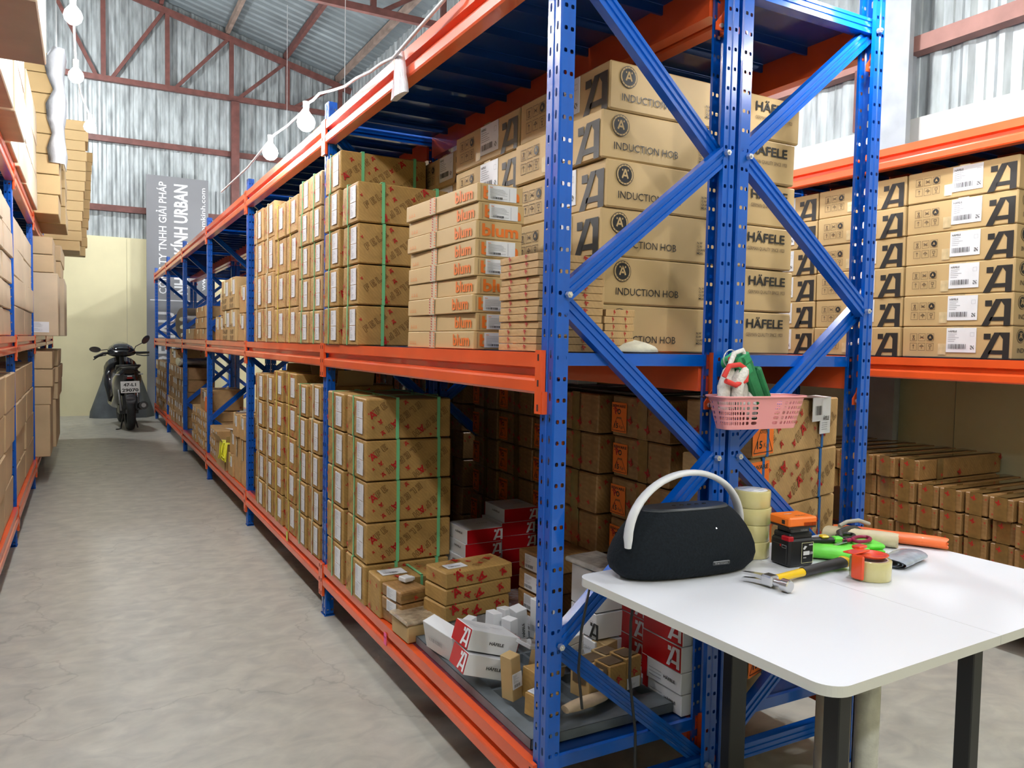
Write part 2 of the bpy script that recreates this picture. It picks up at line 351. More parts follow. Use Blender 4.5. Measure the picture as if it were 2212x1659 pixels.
g = MB(); g.box(4.24, 4.36, 3.03, 3.09, 0, 6.0, GSTEEL); g.box(4.20, 4.24, 2.97, 3.15, 0, 6.0, GSTEEL); trim(g, 'grey steel wall column')
g = MB(); g.box(4.26, 4.33, 3.33, 3.38, 2.67, 3.05, OXIDE); trim(g)

# ---------------------------------------------------------------- racking
POSTH = 2.42
def post_mesh(h=POSTH):
    mb = MB(); n = int((h - 0.02) / 0.0517); m = BLUE; z0 = 0.01
    F = lambda u, v: (0.0, u, v)
    mb.holed(F, [(0.004, 0.030), (0.035, 0.061)], z0, 0.0517, n, 0.0042, 0.0105, m)
    top = z0 + n * 0.0517
    for y0, y1, x0, x1 in ((0.0, 0.004, 0.004, 0), (0.061, 0.065, 0, 0.004)):
        mb.add([(x0, y0, 0), (x1, y1, 0), (x1, y1, top), (x0, y0, top)], [(0, 1, 2, 3)], m)
    mb.add([(0, 0.030, 0), (-0.0025, 0.0312, 0), (-0.0025, 0.0338, 0), (0, 0.035, 0), (0, 0.030, top), (-0.0025, 0.0312, top), (-0.0025, 0.0338, top), (0, 0.035, top)], [(0, 1, 5, 4), (1, 2, 6, 5), (2, 3, 7, 6)], m)
    for yy, sg in ((0.0, 1), (0.065, -1)):
        G = lambda u, v: (u, yy + (0 if u < 0.0225 else sg * 0.003), v)
        mb.holed(G, [(0.004, 0.0215), (0.0235, 0.041)], z0, 0.0517, n, 0.0048, 0.0052, m, off=-0.008)
        mb.add([(0.0215, yy, 0), (0.0235, yy + sg * 0.003, 0), (0.0235, yy + sg * 0.003, top), (0.0215, yy, top)], [(0, 1, 2, 3)], m)
        y2 = yy + sg * 0.003; y3 = yy + sg * 0.014
        mb.add([(0.041, y2, 0), (0.043, y3, 0), (0.043, y3, top), (0.041, y2, top)], [(0, 1, 2, 3)], m)
    mb.box(-0.003, 0.045, -0.003, 0.068, 0, 0.004, m)
    return mb.mesh('post')
POST = post_mesh()
def chan(mb, p, q, w=0.044, d=0.028, m=BLUE):     # C channel brace in an XZ plane with rolled grooves, front at -Y
    p, q = Vector(p), Vector(q); v = (q - p).normalized(); nn = Vector((-v.z, 0, v.x))
    sec = [(-w / 2, 0), (-w * .30, 0), (-w * .26, .004), (-w * .12, .004), (-w * .08, 0), (w * .08, 0), (w * .12, .004), (w * .26, .004), (w * .30, 0), (w / 2, 0), (w / 2, d), (-w / 2, d)]
    r = [[e + nn * a + Vector((0, b, 0)) for a, b in sec] for e in (p, q)]
    mb.loft(r, m, sm=False)
def beam_mesh(L, side, m=ORANGE):                 # side -1: aisle face toward -X
    s = side; sec = [(-.012, 0), (-.012, -.036), (.008, -.042), (.008, -.058), (-.012, -.064), (-.014, -.070), (-.014, -.096), (-.010, -.102), (.034, -.102), (.034, 0)]
    mb = MB(); mb.loft([[Vector((s * a, yy, b)) for a, b in sec] for yy in (0, L)], m, sm=False)
    return mb.mesh('beam')
def bracket_mesh(sgn, ydir, m=ORANGE):
    mb = MB(); X = lambda v: sgn * v
    y0, y1 = (0.001, 0.031) if ydir > 0 else (-0.031, -0.001)
    xs = sorted((X(-0.0155), X(-0.0035))); mb.box(xs[0], xs[1], y0, y1, -0.150, 0.006, m)
    yy = y1 if ydir > 0 else y0
    mb.prism([(X(-0.014), -0.150), (X(0.040), -0.150), (X(0.040), -0.130), (X(0.012), -0.095), (X(-0.014), -0.095)], lambda u, v, d: Vector((u, yy + d * ydir, v)), 0.001, 0.005, m)
    mb.cyl((X(0.024), yy + 0.005 * ydir, -0.138), (X(0.024), yy + 0.011 * ydir, -0.138), 0.007, 0.006, ZINC, 8)
    for zz in (-0.012, -0.075, -0.135): mb.box(*sorted((X(-0.0165), X(-0.015))), (y0 + y1) / 2 - .003, (y0 + y1) / 2 + .003, zz - .008, zz + .008, mat('slot_dark', (0.05, 0.01, 0.005), .8))
    return mb.mesh('bracket')
_BR = {}
def rack(name, label, x0, x1, ys, levels, group, mirror, h=POSTH, decks=True, node0=0, first_detail=True, beamsides=(1, -1), outer=0):
    t = empty(name, label, 'racking', (x0, ys[0], 0), group=group)
    Wd = x1 - x0
    for i, yy in enumerate(ys):
        ly = yy - ys[0]
        link('upright_post', POST, t, (0, ly, 0)); link('upright_post', POST, t, (Wd, ly + 0.065, 0), (0, 0, PI))
        zs = [0.14, 0.56, 1.0, 1.42, 1.82, 2.26]; L, Rr = 0.028, Wd - 0.028
        for j in range(5):
            a = (L if (j + mirror) % 2 else Rr); b = (Rr if (j + mirror) % 2 else L)
            br = MB(); off = 0.004 if j % 2 else 0.034
            chan(br, (a, off, zs[j]), (b, off, zs[j + 1])); br.build('diagonal_brace', t, (0, ly, 0))
        if i == 0:
            for j in range(6):
                bx = (L + 0.006 if (j + mirror) % 2 else Rr - 0.006)
                bo = MB(); bo.cyl((bx, -0.012, zs[j]), (bx, 0.0, zs[j]), 0.008, 0.008, ZINC, 6, sm=False); bo.cyl((bx, -0.017, zs[j]), (bx, -0.012, zs[j]), 0.0035, 0.0035, ZINC, 8); bo.build('bolt', t, (0, ly, 0))
        for zz in (0.13, 2.28):
            br = MB(); chan(br, (0.03, 0.018, zz), (Wd - 0.03, 0.018, zz)); br.build('cross_brace', t, (0, ly, 0))
    for i in range(len(ys) - 1):
        L = ys[i + 1] - ys[i] - 0.065; ly = ys[i] - ys[0] + 0.065
        for z in levels:
            for side in beamsides:
                inset = 0.016 if side != outer and outer else 0.0
                key = (round(L, 3), side)
                if key not in _BR: _BR[key] = beam_mesh(L, side)
                bx = 0 if side == 1 else Wd
                sd = -1 if side == 1 else 1
                b = link('beam', _BR[key], t, (bx + side * inset, ly, z), (0, 0, 0))
                if (side, 'b') not in _BR:
                    _BR[(side, 'b')] = bracket_mesh(1 if side == 1 else -1, -1); _BR[(side, 'c')] = bracket_mesh(1 if side == 1 else -1, 1)
                link('beam_bracket', _BR[(side, 'b')], b, (0, 0, 0)); link('beam_bracket', _BR[(side, 'c')], b, (0, L, 0))
            if decks:
                key = ('d', round(L, 3), round(Wd, 2))
                if key not in _BR:
                    mb = MB(); npan = 10; w = L / npan
                    for q in range(npan): mb.box(0.012, Wd - 0.012, q * w + 0.0015, (q + 1) * w - 0.0015, -0.004, 0.0, DECK_SHADE); mb.box(0.035, Wd - 0.035, q * w + 0.004, q * w + 0.012, -0.030, -0.004, DECK_SHADE)
                    mb.box(0.035, Wd - 0.035, -0.012, 0.010, -0.032, 0.0, BLUE)
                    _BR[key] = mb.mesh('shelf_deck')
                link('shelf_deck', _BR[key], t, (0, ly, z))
    return t
YA = [1.593 + 2.0 * i for i in range(7)]
rack('pallet_rack', 'long blue and orange rack along the right of the aisle, full of brown cartons', 0.985, 1.545, YA, (0.248, 1.28, 2.30), 'blue and orange racks', 0, outer=1)
rack('pallet_rack', 'blue and orange rack standing back to back behind the aisle rack', 1.557, 2.137, YA, (0.248, 1.28, 2.30), 'blue and orange racks', 1, outer=-1)
rack('pallet_rack', 'blue rack with pale cartons along the left of the aisle', -0.955, -0.375, [1.49, 3.55, 5.60, 7.67, 9.74, 11.8], (0.248, 1.29, 2.32), 'blue and orange racks', 0)
rack('pallet_rack', 'orange beamed rack with hob cartons against the right cream wall', 3.50, 4.10, [1.475, 3.572, 5.67, 7.77], (0.245, 1.27, 2.30), 'blue and orange racks', 1)

# ---------------------------------------------------------------- cartons: each kind is a body plus its parts, built once and copied
ORD = ['bottom', 'second', 'third', 'fourth', 'fifth', 'sixth', 'seventh', 'eighth', 'ninth', 'tenth', 'eleventh', 'twelfth', 'thirteenth', 'fourteenth']
CNT = ['first', 'second', 'third', 'fourth', 'fifth', 'sixth', 'seventh', 'eighth', 'ninth', 'tenth']
KIND = {}
def body(dx, dy, dz, m, seed=0, bev=0.0045, jit=0.005, tape=None, tape_axis='x'):
    mb = MB(); mb.bbox(-dx / 2, dx / 2, -dy / 2, dy / 2, 0, dz, m, bev, jit=jit, rnd=random.Random(seed))
    F = faces_of(mb, dx, dy, dz)
    if tape:
        T = F['T']
        if tape_axis == 'x':
            T.quad(0.004, dy / 2 - .025, dx - .004, dy / 2 + .025, tape); F['W'].quad(dy / 2 - .025, dz * .55, dy / 2 + .025, dz - .004, tape)
            T.quad(0.004, dy / 2 - .001, dx - .004, dy / 2 + .001, GINK, 1.4)
        else:
            T.quad(dx / 2 - .025, 0.004, dx / 2 + .025, dy - .004, tape); F['S'].quad(dx / 2 - .025, dz * .55, dx / 2 + .025, dz - .004, tape)
            T.quad(dx / 2 - .001, .004, dx / 2 + .001, dy - .004, GINK, 1.4)
    return mb, F
def sheet_part(f, a0, b0, a1, b1, m=WHITE, t=0.0012, lines=True, seed=3, bar=True, head=None):
    # a stuck-on label as a mesh of its own
    mb = MB(); g = Face(mb, f.o, f.r, f.u, 0.0, f.w, f.h); o = f.off + 0.0006
    q = [g.o + g.r * a + g.u * b + g.n * d for d in (0.0, o) for a, b in ((a0, b0), (a1, b0), (a1, b1), (a0, b1))]
    mb.add(q, [(4, 5, 6, 7), (0, 1, 5, 4), (1, 2, 6, 5), (2, 3, 7, 6), (3, 0, 4, 7)], m)
    g2 = Face(mb, f.o, f.r, f.u, o + 0.0006, f.w, f.h); w, h = a1 - a0, b1 - b0
    if lines:
        rr = random.Random(seed); y = b1 - h * 0.12
        if head: g2.text(head[0], a0 + w * .06, y - h * .06, h * .11, head[1], bold=.02); y -= h * .14
        while y > b0 + h * (0.42 if bar else 0.12):
            g2.quad(a0 + w * .06, y, a0 + w * (.25 + .45 * rr.random()), y + h * .022, GREYI); y -= h * .075
        if bar: g2.barcode(a0 + w * .08, b0 + h * .14, a0 + w * .72, b0 + h * .34, INK, seed=seed)
    return mb
def band(dx, dy, dz, at, plane, m, wd=0.012, off=0.0022):
    # strap round a carton: plane 'x' runs round top and the two Y faces at x=at; plane 'y' round top and the X faces at y=at
    mb = MB(); a, b = at - wd / 2, at + wd / 2; o = off
    if plane == 'x':
        mb.box(a, b, -dy / 2 - o, dy / 2 + o, dz, dz + o, m); mb.box(a, b, -dy / 2 - o, -dy / 2, 0, dz + o, m); mb.box(a, b, dy / 2, dy / 2 + o, 0, dz, m)
    else:
        mb.box(-dx / 2 - o, dx / 2 + o, a, b, dz, dz + o, m); mb.box(-dx / 2 - o, -dx / 2, a, b, 0, dz + o, m); mb.box(dx / 2, dx / 2 + o, a, b, 0, dz, m)
    return mb
def kind(name, mb, parts=(), dims=(0, 0, 0)):
    KIND[name] = (mb.mesh(name), [(pn, p.mesh(pn)) for pn, p in parts], dims)
def put(k, name, loc, rot=(0, 0, 0), label=None, cat='carton', group=None, scale=None):
    me, parts, dm = KIND[k]
    o = link(name, me, None, loc, rot)
    for pn, pm in parts: link(pn, pm, o)
    if scale: o.scale = scale
    return tag(o, label, cat, group)

# brown printed cartons with straps (four liveries)
def strapped(key, dx, dy, dz, m, strap, seed, front=True, lab=2, straps_x=(0.30, 0.82), side='W', big=0.030, capstrap=True, words=True):
    mb, F = body(dx, dy, dz, m, seed)
    pattern(F['S'], seed, big, 0.62, words)
    pattern(F['W'], seed + 3, big * 0.72, 0.62, True, RED, 0.75); pattern(F['T'], seed + 5, big, 0.62, False)
    parts = []
    w = F['W'].w
    if lab:
        a0 = w * 0.57; a1 = min(w * 0.90, a0 + 0.075)
        if lab == 2:
            parts.append(('shipping_label', sheet_part(F['W'], a0, dz * .50, a1, dz * .90, seed=seed, bar=False)))
            parts.append(('shipping_label', sheet_part(F['W'], a0, dz * .12, a1, dz * .485, seed=seed + 1, bar=False)))
        else: parts.append(('shipping_label', sheet_part(F['W'], a0, dz * .25, a1, dz * .85, seed=seed, bar=False)))
    if strap:
        if capstrap: parts.append(('packing_strap', band(dx, dy, dz, dy / 2 - w * 0.38, 'y', strap, 0.009)))
        for sx in straps_x: parts.append(('packing_strap', band(dx, dy, dz, -dx / 2 + dx * sx, 'x', strap, 0.013)))
    kind(key, mb, parts, (dx, dy, dz))
strapped('hf_a', 0.40, 0.215, 0.163, BROWN, GREEN, 11, straps_x=(0.27, 0.86))
strapped('hf_b', 0.40, 0.235, 0.165, BROWN, GREEN, 12, straps_x=(0.25, 0.85))
strapped('hf_c', 0.38, 0.205, 0.160, BROWNP, GREEN, 13, straps_x=(0.3,), lab=2)
strapped('hf_d', 0.38, 0.270, 0.192, BROWNP, YELS, 14, straps_x=(), lab=1)
strapped('hf_e', 0.38, 0.270, 0.205, BROWNP, CREAMS, 15, straps_x=(), lab=2)
strapped('hf_f', 0.37, 0.250, 0.163, BROWN, GREEN, 16, straps_x=(0.36, 0.84))
strapped('hf_g', 0.37, 0.240, 0.163, BROWN, GREEN, 17, straps_x=(0.36, 0.84))
strapped('hf_h', 0.37, 0.215, 0.172, BROWN, YELS, 18, straps_x=(), lab=1)
strapped('hf_i', 0.37, 0.205, 0.165, BROWN, CREAMS, 19, straps_x=(), lab=2)
def col(kk, x, y0, y1, z0, n, where, look, group, jx=0.006, zs=None, name='strapped_carton', top=None, tidy=0.005):
    dx, dy, dz = KIND[kk][2]
    for i in range(n):
        s = (y1 - y0 - 0.006) / dy
        put(kk, name, (x + dx / 2 + R.uniform(-jx, jx) * .7, (y0 + y1) / 2, z0 + i * (dz + 0.0027)), (0, 0, R.uniform(-.008, .008)),
            '%s, %s of the stack %s' % (look, ('top' if i == n - 1 else ORD[i]), where), 'carton', group, (1, s, 1))
G1 = 'strapped brown cartons on the middle shelf'
col('hf_a', 0.965, 3.070, 3.290, 1.282, 4, 'next to the slanting runner cartons', 'green strapped logo carton', G1)
col('hf_b', 0.965, 3.335, 3.575, 1.282, 5, 'touching the second post, middle shelf', 'green strapped logo carton', G1)
col('hf_c', 0.972, 3.665, 3.868, 1.282, 5, 'just past the second post, middle shelf', 'strapped brown carton', G1)
col('hf_c', 0.968, 3.880, 4.085, 1.282, 5, 'one further past the second post, middle shelf', 'strapped brown carton', G1)
col('hf_d', 0.972, 4.130, 4.390, 1.282, 4, 'mid bay, nearer, middle shelf', 'yellow strapped carton', G1)
col('hf_d', 0.968, 4.410, 4.680, 1.282, 4, 'mid bay, farther, middle shelf', 'yellow strapped carton', G1)
col('hf_e', 0.970, 4.700, 4.990, 1.282, 4, 'two before the third post, middle shelf', 'cream strapped carton', G1)
col('hf_e', 0.966, 5.010, 5.300, 1.282, 4, 'closest before the third post, middle shelf', 'cream strapped carton', G1)
G2 = 'strapped brown cartons on the lower shelf'
col('hf_f', 0.965, 2.945, 3.200, 0.250, 5, 'behind the open carton, lower shelf', 'green strapped logo carton', G2)
col('hf_g', 0.965, 3.240, 3.500, 0.250, 5, 'touching the second post, lower shelf', 'green strapped logo carton', G2)
col('hf_i', 0.970, 3.665, 3.868, 0.250, 5, 'just past the second post, lower shelf', 'strapped brown carton', G2)
col('hf_g', 0.966, 3.885, 4.095, 0.250, 5, 'one further past the second post, lower shelf', 'strapped brown carton', G2)
col('hf_h', 0.970, 4.150, 4.400, 0.250, 5, 'mid bay, nearer, lower shelf', 'yellow strapped carton', G2)
col('hf_h', 0.967, 4.430, 4.670, 0.250, 5, 'mid bay, farther, lower shelf', 'yellow strapped carton', G2)
col('hf_i', 0.970, 4.700, 4.930, 0.250, 5, 'two before the third post, lower shelf', 'cream strapped carton', G2)
col('hf_i', 0.966, 4.960, 5.220, 0.250, 5, 'closest before the third post, lower shelf', 'cream strapped carton', G2)
# raised flaps on three cartons of the second bay
for nm, (x, y, z, w, an, lb) in {'a': (1.05, 3.69, 1.078, .16, .35, 'bent carton flap standing up beside the second post, lower shelf'), 'b': (1.06, 4.20, 1.116, .2, -.45, 'bent carton flap standing up over the yellow strapped stack'), 'c': (1.10, 4.99, 1.08, .14, .5, 'bent carton flap standing up over the cream strapped stack')}.items():
    mb = MB(); mb.bbox(-.09, .09, -.002, .002, 0, 0.085, KRAFT, .0008)
    tag(mb.build('carton_flap', None, (x + .1, y, z), (an, 0, 0)), lb, 'flap')

# hob cartons
def hob(key, dx, dy, dz, seed, side='W'):
    mb, F = body(dx, dy, dz, KRAFT, seed, jit=0.003)
    w = F['W']; D = dy
    logo(w, D - 0.135, 0.0, 0.128, dz * .80, INK); w.quad(D - .165, dz * .60, D - .135, dz * .78, INK) if False else None
    for r in range(2):
        for c in range(3):
            a = 0.045 + c * 0.043; b = dz * .22 + r * .046
            w.frame(a, b, a + .036, b + .036, .0016, GINK)
            cx, cy = a + .018, b + .018
            if r == 0 and c == 0: w.strokes([(0, -.4, 0, .4), (0, .4, -.2, .15), (0, .4, .2, .15)], cx, cy, .026, .1, GINK)
            elif r == 0 and c == 1: w.strokes([(0, -.4, 0, .3), (-.4, .05, 0, .4), (0, .4, .4, .05), (-.4, .05, .4, .05)], cx, cy, .026, .1, GINK)
            elif r == 0: w.strokes([(0, -.4, 0, 0), (-.2, -.4, .2, -.4), (-.25, .4, -.2, 0), (.25, .4, .2, 0), (-.2, 0, .2, 0), (-.25, .4, .25, .4)], cx, cy, .026, .1, GINK)
            elif c == 2: w.poly([(cx + .015 * math.cos(2 * PI * q / 12), cy + .015 * math.sin(2 * PI * q / 12)) for q in range(12)], INK); w.strokes(MARK[:3], cx - .006, cy - .006, .012, .25, KRAFT, 0, 1.8)
            elif c == 1: w.strokes([(-.4, .3, 0, 0), (0, 0, -.4, -.3), (.4, .3, 0, 0), (0, 0, .4, -.3), (-.4, 0, .4, 0)], cx, cy, .026, .1, GINK)
            else: w.strokes([(-.2, -.3, .2, .3), (.2, -.3, -.2, .3), (-.2, .3, .2, .3), (-.3, -.42, .3, -.42)], cx, cy, .026, .12, GINK)
    s = F['S']; cx, cy = 0.065, dz * .70; 
    def disc(cx, cy, r, m, k): s.poly([(cx + r * math.cos(2 * PI * q / 24), cy + r * math.sin(2 * PI * q / 24)) for q in range(24)], m, k)
    disc(cx, cy, .031, INK, 1); disc(cx, cy, .029, KRAFT, 1.3); disc(cx, cy, .0245, INK, 1.6); 
    s.strokes(MARK, cx - .013, cy - .011, .026, .2, KRAFT, 0, 2.0)
    for q in range(16):
        an = q * PI / 8 + .2
        if abs(math.sin(an)) > .3: s.quad(cx + .027 * math.cos(an) - .0012, cy + .027 * math.sin(an) - .0012, cx + .027 * math.cos(an) + .0012, cy + .027 * math.sin(an) + .0012, INK, 1.9)
    s.text('INDUCTION HOB', 0.043, dz * .20, .030, INK, width=.235)
    s.text('N.W\nG.W\nQUANTITY\nMEAS', 0.36, dz * .42, .0105, INK, bold=.01); s.text(': 8.65 KG\n: 10.30 KG\n: 1 PC\n: 840x155x535 mm', 0.445, dz * .42, .0105, INK, bold=.01)
    s.text('HÄFELE', dx - .205, dz * .62, .040, INK, width=.165, bold=.022); s.text('GERMAN QUALITY SINCE 1923', dx - .205, dz * .42, .016, GINK, width=.165)
    T = F['T']; T.quad(.004, dy / 2 - .03, dx - .004, dy / 2 + .03, TAPEL)
    mid = D * .56
    lab = sheet_part(w, mid - .065, dz * .18, mid + .075, dz * .95, seed=seed, head=('HÄFELE', INK))
    g = Face(lab, w.o, w.r, w.u, .0034); g.frame(mid + .048, dz * .68, mid + .066, dz * .68 + .018, .001, GREYI)
    for q in range(16): 
        if (q * 7 + seed) % 3: g.quad(mid + .050 + (q % 4) * .0045, dz * .28 + (q // 4) * .0045, mid + .0535 + (q % 4) * .0045, dz * .28 + .0035 + (q // 4) * .0045, INK)
    tp = MB(); tf = Face(tp, w.o, w.r, w.u, .0011); tf.quad(mid - .035, dz - .05, mid + .015, dz - .001, TAPEL)
    tq = MB(); tf = Face(tq, w.o, w.r, w.u, .0011); tf.quad(mid - .105, dz * .1, mid - .067, dz * .45, TAPEL)
    kind(key, mb, [('shipping_label', lab), ('clear_tape', tp), ('clear_tape', tq)], (dx, dy, dz))
hob('hob_a', 0.775, 0.52, 0.1375, 3); hob('hob_c', 0.775, 0.525, 0.1475, 4)
GH = 'induction hob cartons beside the near post'
for i in range(6):
    put('hob_a', 'hob_carton', (1.305 + .3875 + [.0, .004, -.006, .002, -.008, .01][i], 1.862 + .26, 1.282 + i * .1388), (0, 0, [0, .006, -.004, .01, -.008, .004][i]), 'kraft induction hob carton, %s of the stack beside the pink basket post' % ('top' if i == 5 else ORD[i]), 'carton', GH)
for c, (y, n) in enumerate(((2.390, 6), (2.93, 6))):
    for i in range(n):
        put('hob_a', 'hob_carton', (1.315 + .068 * c + .3875 + R.uniform(-.006, .006), y + .26, 1.282 + i * .1388), (0, 0, R.uniform(-.006, .006)), 'kraft induction hob carton, %s of the %s stack behind the front hob stack' % ('top' if i == n - 1 else ORD[i], CNT[c]), 'carton', 'induction hob cartons behind the front stack')
for c, y in enumerate((1.965, 2.498, 3.031, 3.66)):
    for i in range(6):
        if c == 3 and i > 4: continue
        put('hob_c', 'hob_carton', (3.56 + .3875 + R.uniform(-.005, .008), y + .2625, 1.273 + i * .1487), (0, 0, R.uniform(-.004, .004)), 'kraft induction hob carton, %s of the %s stack from the right, cream wall rack' % ('top' if i == 5 else ORD[i], CNT[c]), 'carton', 'induction hob cartons in the rack by the cream wall')

# runner cartons with orange lettering
mb, F = body(0.155, 0.525, 0.0525, KRAFTY, 31, bev=.002, jit=.002)
w = F['W']; w.text('blum', .385, .011, .046, OINK, width=.115, bold=.03)
for q in range(3): w.strokes([(0, 0, .5, .8), (.5, .8, 1, 0), (1, 0, 0, 0)], .03 + q * .02, .012, .012, .12, OINK)
s = F['S']; s.text('blum', .02, .010, .048, OINK, width=.12, bold=.03); s.quad(.012, 0.004, .013, .048, GINK)
F['T'].quad(.076, .004, .079, .52, GINK)
st = MB(); sf = Face(st, w.o, w.r, w.u, .0016); sf.quad(.20, 0.0, .245, .052, mat('runner_tape', (0.72, 0.60, 0.42), .2, coat=.6, var=.1, scale=30))
for q in range(6): sf.poly([(.203, .006 + q * .0085), (.212, .003 + q * .0085), (.212, .007 + q * .0085), (.203, .010 + q * .0085)], RED, 1.5); sf.poly([(.233, .006 + q * .0085), (.242, .003 + q * .0085), (.242, .007 + q * .0085), (.233, .010 + q * .0085)], OINK, 1.5)
lb = sheet_part(s, .035, .006, .130, .049, seed=5, bar=False, head=('blum', OINK)); sg = Face(lb, s.o, s.r, s.u, .0034); sg.barcode(.045, .010, .085, .016, INK, 12); sg.quad(.105, .008, .106, .044, GREYI)
kind('runner', mb, [('striped_tape', st), ('shipping_label', lb)], (0.155, .525, .0525))
KIND['runner_plain'] = (KIND['runner'][0], KIND['runner'][1][:1], KIND['runner'][2])
for i in range(9):
    put('runner_plain' if i == 6 or i == 3 else 'runner', 'runner_carton', (1.065 + [0, .004, -.003, .005, .0, .004, -.002, .004, -.004][i], 2.045 + .2625, 1.282 + i * .0533), (0, 0, [.0, .01, -.01, .012, 0, -.01, .015, .02, .03][i]), 'long tan carton with orange lettering, %s of the nine high runner stack' % ('top' if i == 8 else ORD[i]), 'carton', 'runner cartons in a slanting stack')

# slim printed cartons behind the near post
mb, F = body(0.20, 0.205, 0.0185, BROWNP, 41, bev=.001, jit=.001)
for fc in ('W', 'S'):
    f = F[fc]; f.strokes(MARK, f.w * .28, .003, .012, .2, RED, .6); f.strokes(MARK, f.w * .72, .004, .012, .2, RED, .9)
kind('slim', mb, [], (0.20, .205, .0185))
for i in range(13): put('slim', 'slim_carton', (1.10 + R.uniform(-.003, .003), 1.70 + .105, 1.282 + i * .0192), (0, 0, R.uniform(-.01, .01)), 'slim printed carton, %s of the thin stack behind the near blue post' % ('top' if i == 12 else ORD[i]), 'carton', 'slim printed cartons behind the near post')
for i in range(6): put('slim', 'slim_carton', (1.252 + R.uniform(-.003, .003), 1.71 + .05, 1.282 + i * .0192), (0, 0, R.uniform(-.01, .01)), 'slim printed carton, %s of the low stack against the hob cartons' % ('top' if i == 5 else ORD[i]), 'carton', 'slim printed cartons against the hob stack', (.48, .6, 1))

# cartons with an orange weight warning
def warn(f, a, b, w, h, k=1.0):
    f.quad(a, b, a + w, b + h, WARN, k); f.text('BEWARE', a + w * .06, b + h * .84, h * .13, INK, width=w * .88, bold=.02, k=k + .5)
    cx, cy = a + w * .5, b + h * .70
    for q in range(12):
        A, B = 2 * PI * q / 12, 2 * PI * (q + 1) / 12; r0, r1 = h * .055, h * .095
        f.poly([(cx + r0 * math.cos(A), cy + r0 * math.sin(A)), (cx + r1 * math.cos(A), cy + r1 * math.sin(A)), (cx + r1 * math.cos(B), cy + r1 * math.sin(B)), (cx + r0 * math.cos(B), cy + r0 * math.sin(B))], INK, k + .5)
    f.strokes([(.36, .60, .64, .60), (.64, .60, .95, .06), (.95, .06, .05, .06), (.05, .06, .36, .60)], a, b, min(w, h), .02, INK, 0, k + .5)
    f.text('OVER', a + w * .34, b + h * .44, h * .12, GINK, width=w * .34, k=k + .5); f.text('15', a + w * .2, b + h * .14, h * .22, INK, width=w * .25, bold=.03, k=k + .5); f.text('Kgs', a + w * .53, b + h * .15, h * .14, GINK, width=w * .25, k=k + .5)
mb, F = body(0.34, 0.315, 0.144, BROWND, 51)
pattern(F['W'], 5, .026, .62, False, RED, .55); pattern(F['S'], 6, .026, .62, False, RED, .55); F['W'].quad(.15, 0.0, .20, .144, TAPE)
wl1 = MB(); warn(Face(wl1, F['W'].o, F['W'].r, F['W'].u, .0016), .004, .012, .085, .105); 
wl2 = MB(); warn(Face(wl2, F['S'].o, F['S'].r, F['S'].u, .0016), .10, .012, .085, .105)
kind('heavy', mb, [('warning_label', wl1), ('warning_label', wl2)], (.34, .315, .144))
GW = 'heavy cartons with orange warning labels'
for c, (x, y) in enumerate(((1.66, 1.965), (1.62, 2.31), (1.735, 2.645), (1.74, 2.985), (1.735, 3.318), (1.735, 3.70), (1.735, 4.06), (1.735, 4.42), (1.735, 4.78), (1.735, 5.14))):  # stacks at the far end are added, mostly hidden, to block rear aisle light
    for i in range(6): put('heavy', 'heavy_carton', (x + (.125 if c == 0 else .17) + R.uniform(-.006, .006), y + (.132 if c == 4 else .158), .250 + i * .1466), (0, 0, R.uniform(-.012, .012)), 'worn carton with warning label, %s of the %s stack behind the speaker' % ('top' if i == 5 else ORD[i], CNT[c]), 'carton', GW, (.73, 1, 1) if c == 0 else (1, .82, 1) if c == 4 else None)
mb, F = body(0.58, 0.23, 0.163, BROWNP, 52, jit=.005)
pattern(F['S'], 8, .036, .62, True); pattern(F['T'], 9, .036, .62, False); pattern(F['W'], 9, .03, .62, False)
KIND_b = [('packing_strap', band(.58, .23, .163, -.20, 'x', BLUES, .014)), ('packing_strap', band(.58, .23, .163, .17, 'x', BLUES, .014))]
wl = MB(); warn(Face(wl, F['S'].o, F['S'].r, F['S'].u, .0016), .0, .008, .125, .145)
kind('bluestrap', mb, [('warning_label', wl)] + KIND_b, (.58, .23, .163))
for i, nm in enumerate(('bottom', 'second from bottom', 'third from bottom', 'second from top', 'top')):
    o = put('bluestrap', 'strapped_carton', (1.955 + [.01, 0, .006, -.004, .004][i], 1.846, .312 + i * .1660), (0, 0, .27 + [.02, -.01, .01, -.02, .0][i]), 'logo carton with blue straps, %s of the stack under the pink basket' % nm, 'carton', 'blue strapped cartons under the basket')
sup = MB(); sup.bbox(-.24, .24, -.1, .1, 0, .06, KRAFT, .003); tag(sup.build('flat_carton', None, (1.90, 1.83, .249), (0, 0, .27)), 'flat kraft carton under the blue strapped cartons', 'carton')
lb = MB(); lf = Face(lb, (0, 0, 0), (1, 0, 0), (0, 0, 1), 0); 
lb.box(0, .075, -.003, 0, -.12, .0, WHITE); lb.box(-.075, .0, -.012, -.010, -.075, .002, WHITE); lb.add([(-.075, -.012, .002), (0, -.012, .002), (.075, -.003, 0), (.075, .05, .003), (-.075, .05, .003)], [(0, 1, 2, 3, 4)], WHITE)
lg = Face(lb, (0, -.0125, 0), (1, 0, 0), (0, 0, 1), .0008); lg.barcode(-.06, -.055, -.01, -.025, INK, 14); lg2 = Face(lb, (0, -.0035, 0), (1, 0, 0), (0, 0, 1), .0008); lg2.text('HÄFELE', .008, -.075, .018, INK, width=.055, bold=.02)
for q in range(4): lg2.quad(.008, -.085 - q * .007, .05, -.083 - q * .007, GREYI)
tag(lb.build('peeling_label', None, (2.117, 1.762, 1.143), (0, 0, .27)), 'peeling white shipping label on the top blue strapped carton', 'label')

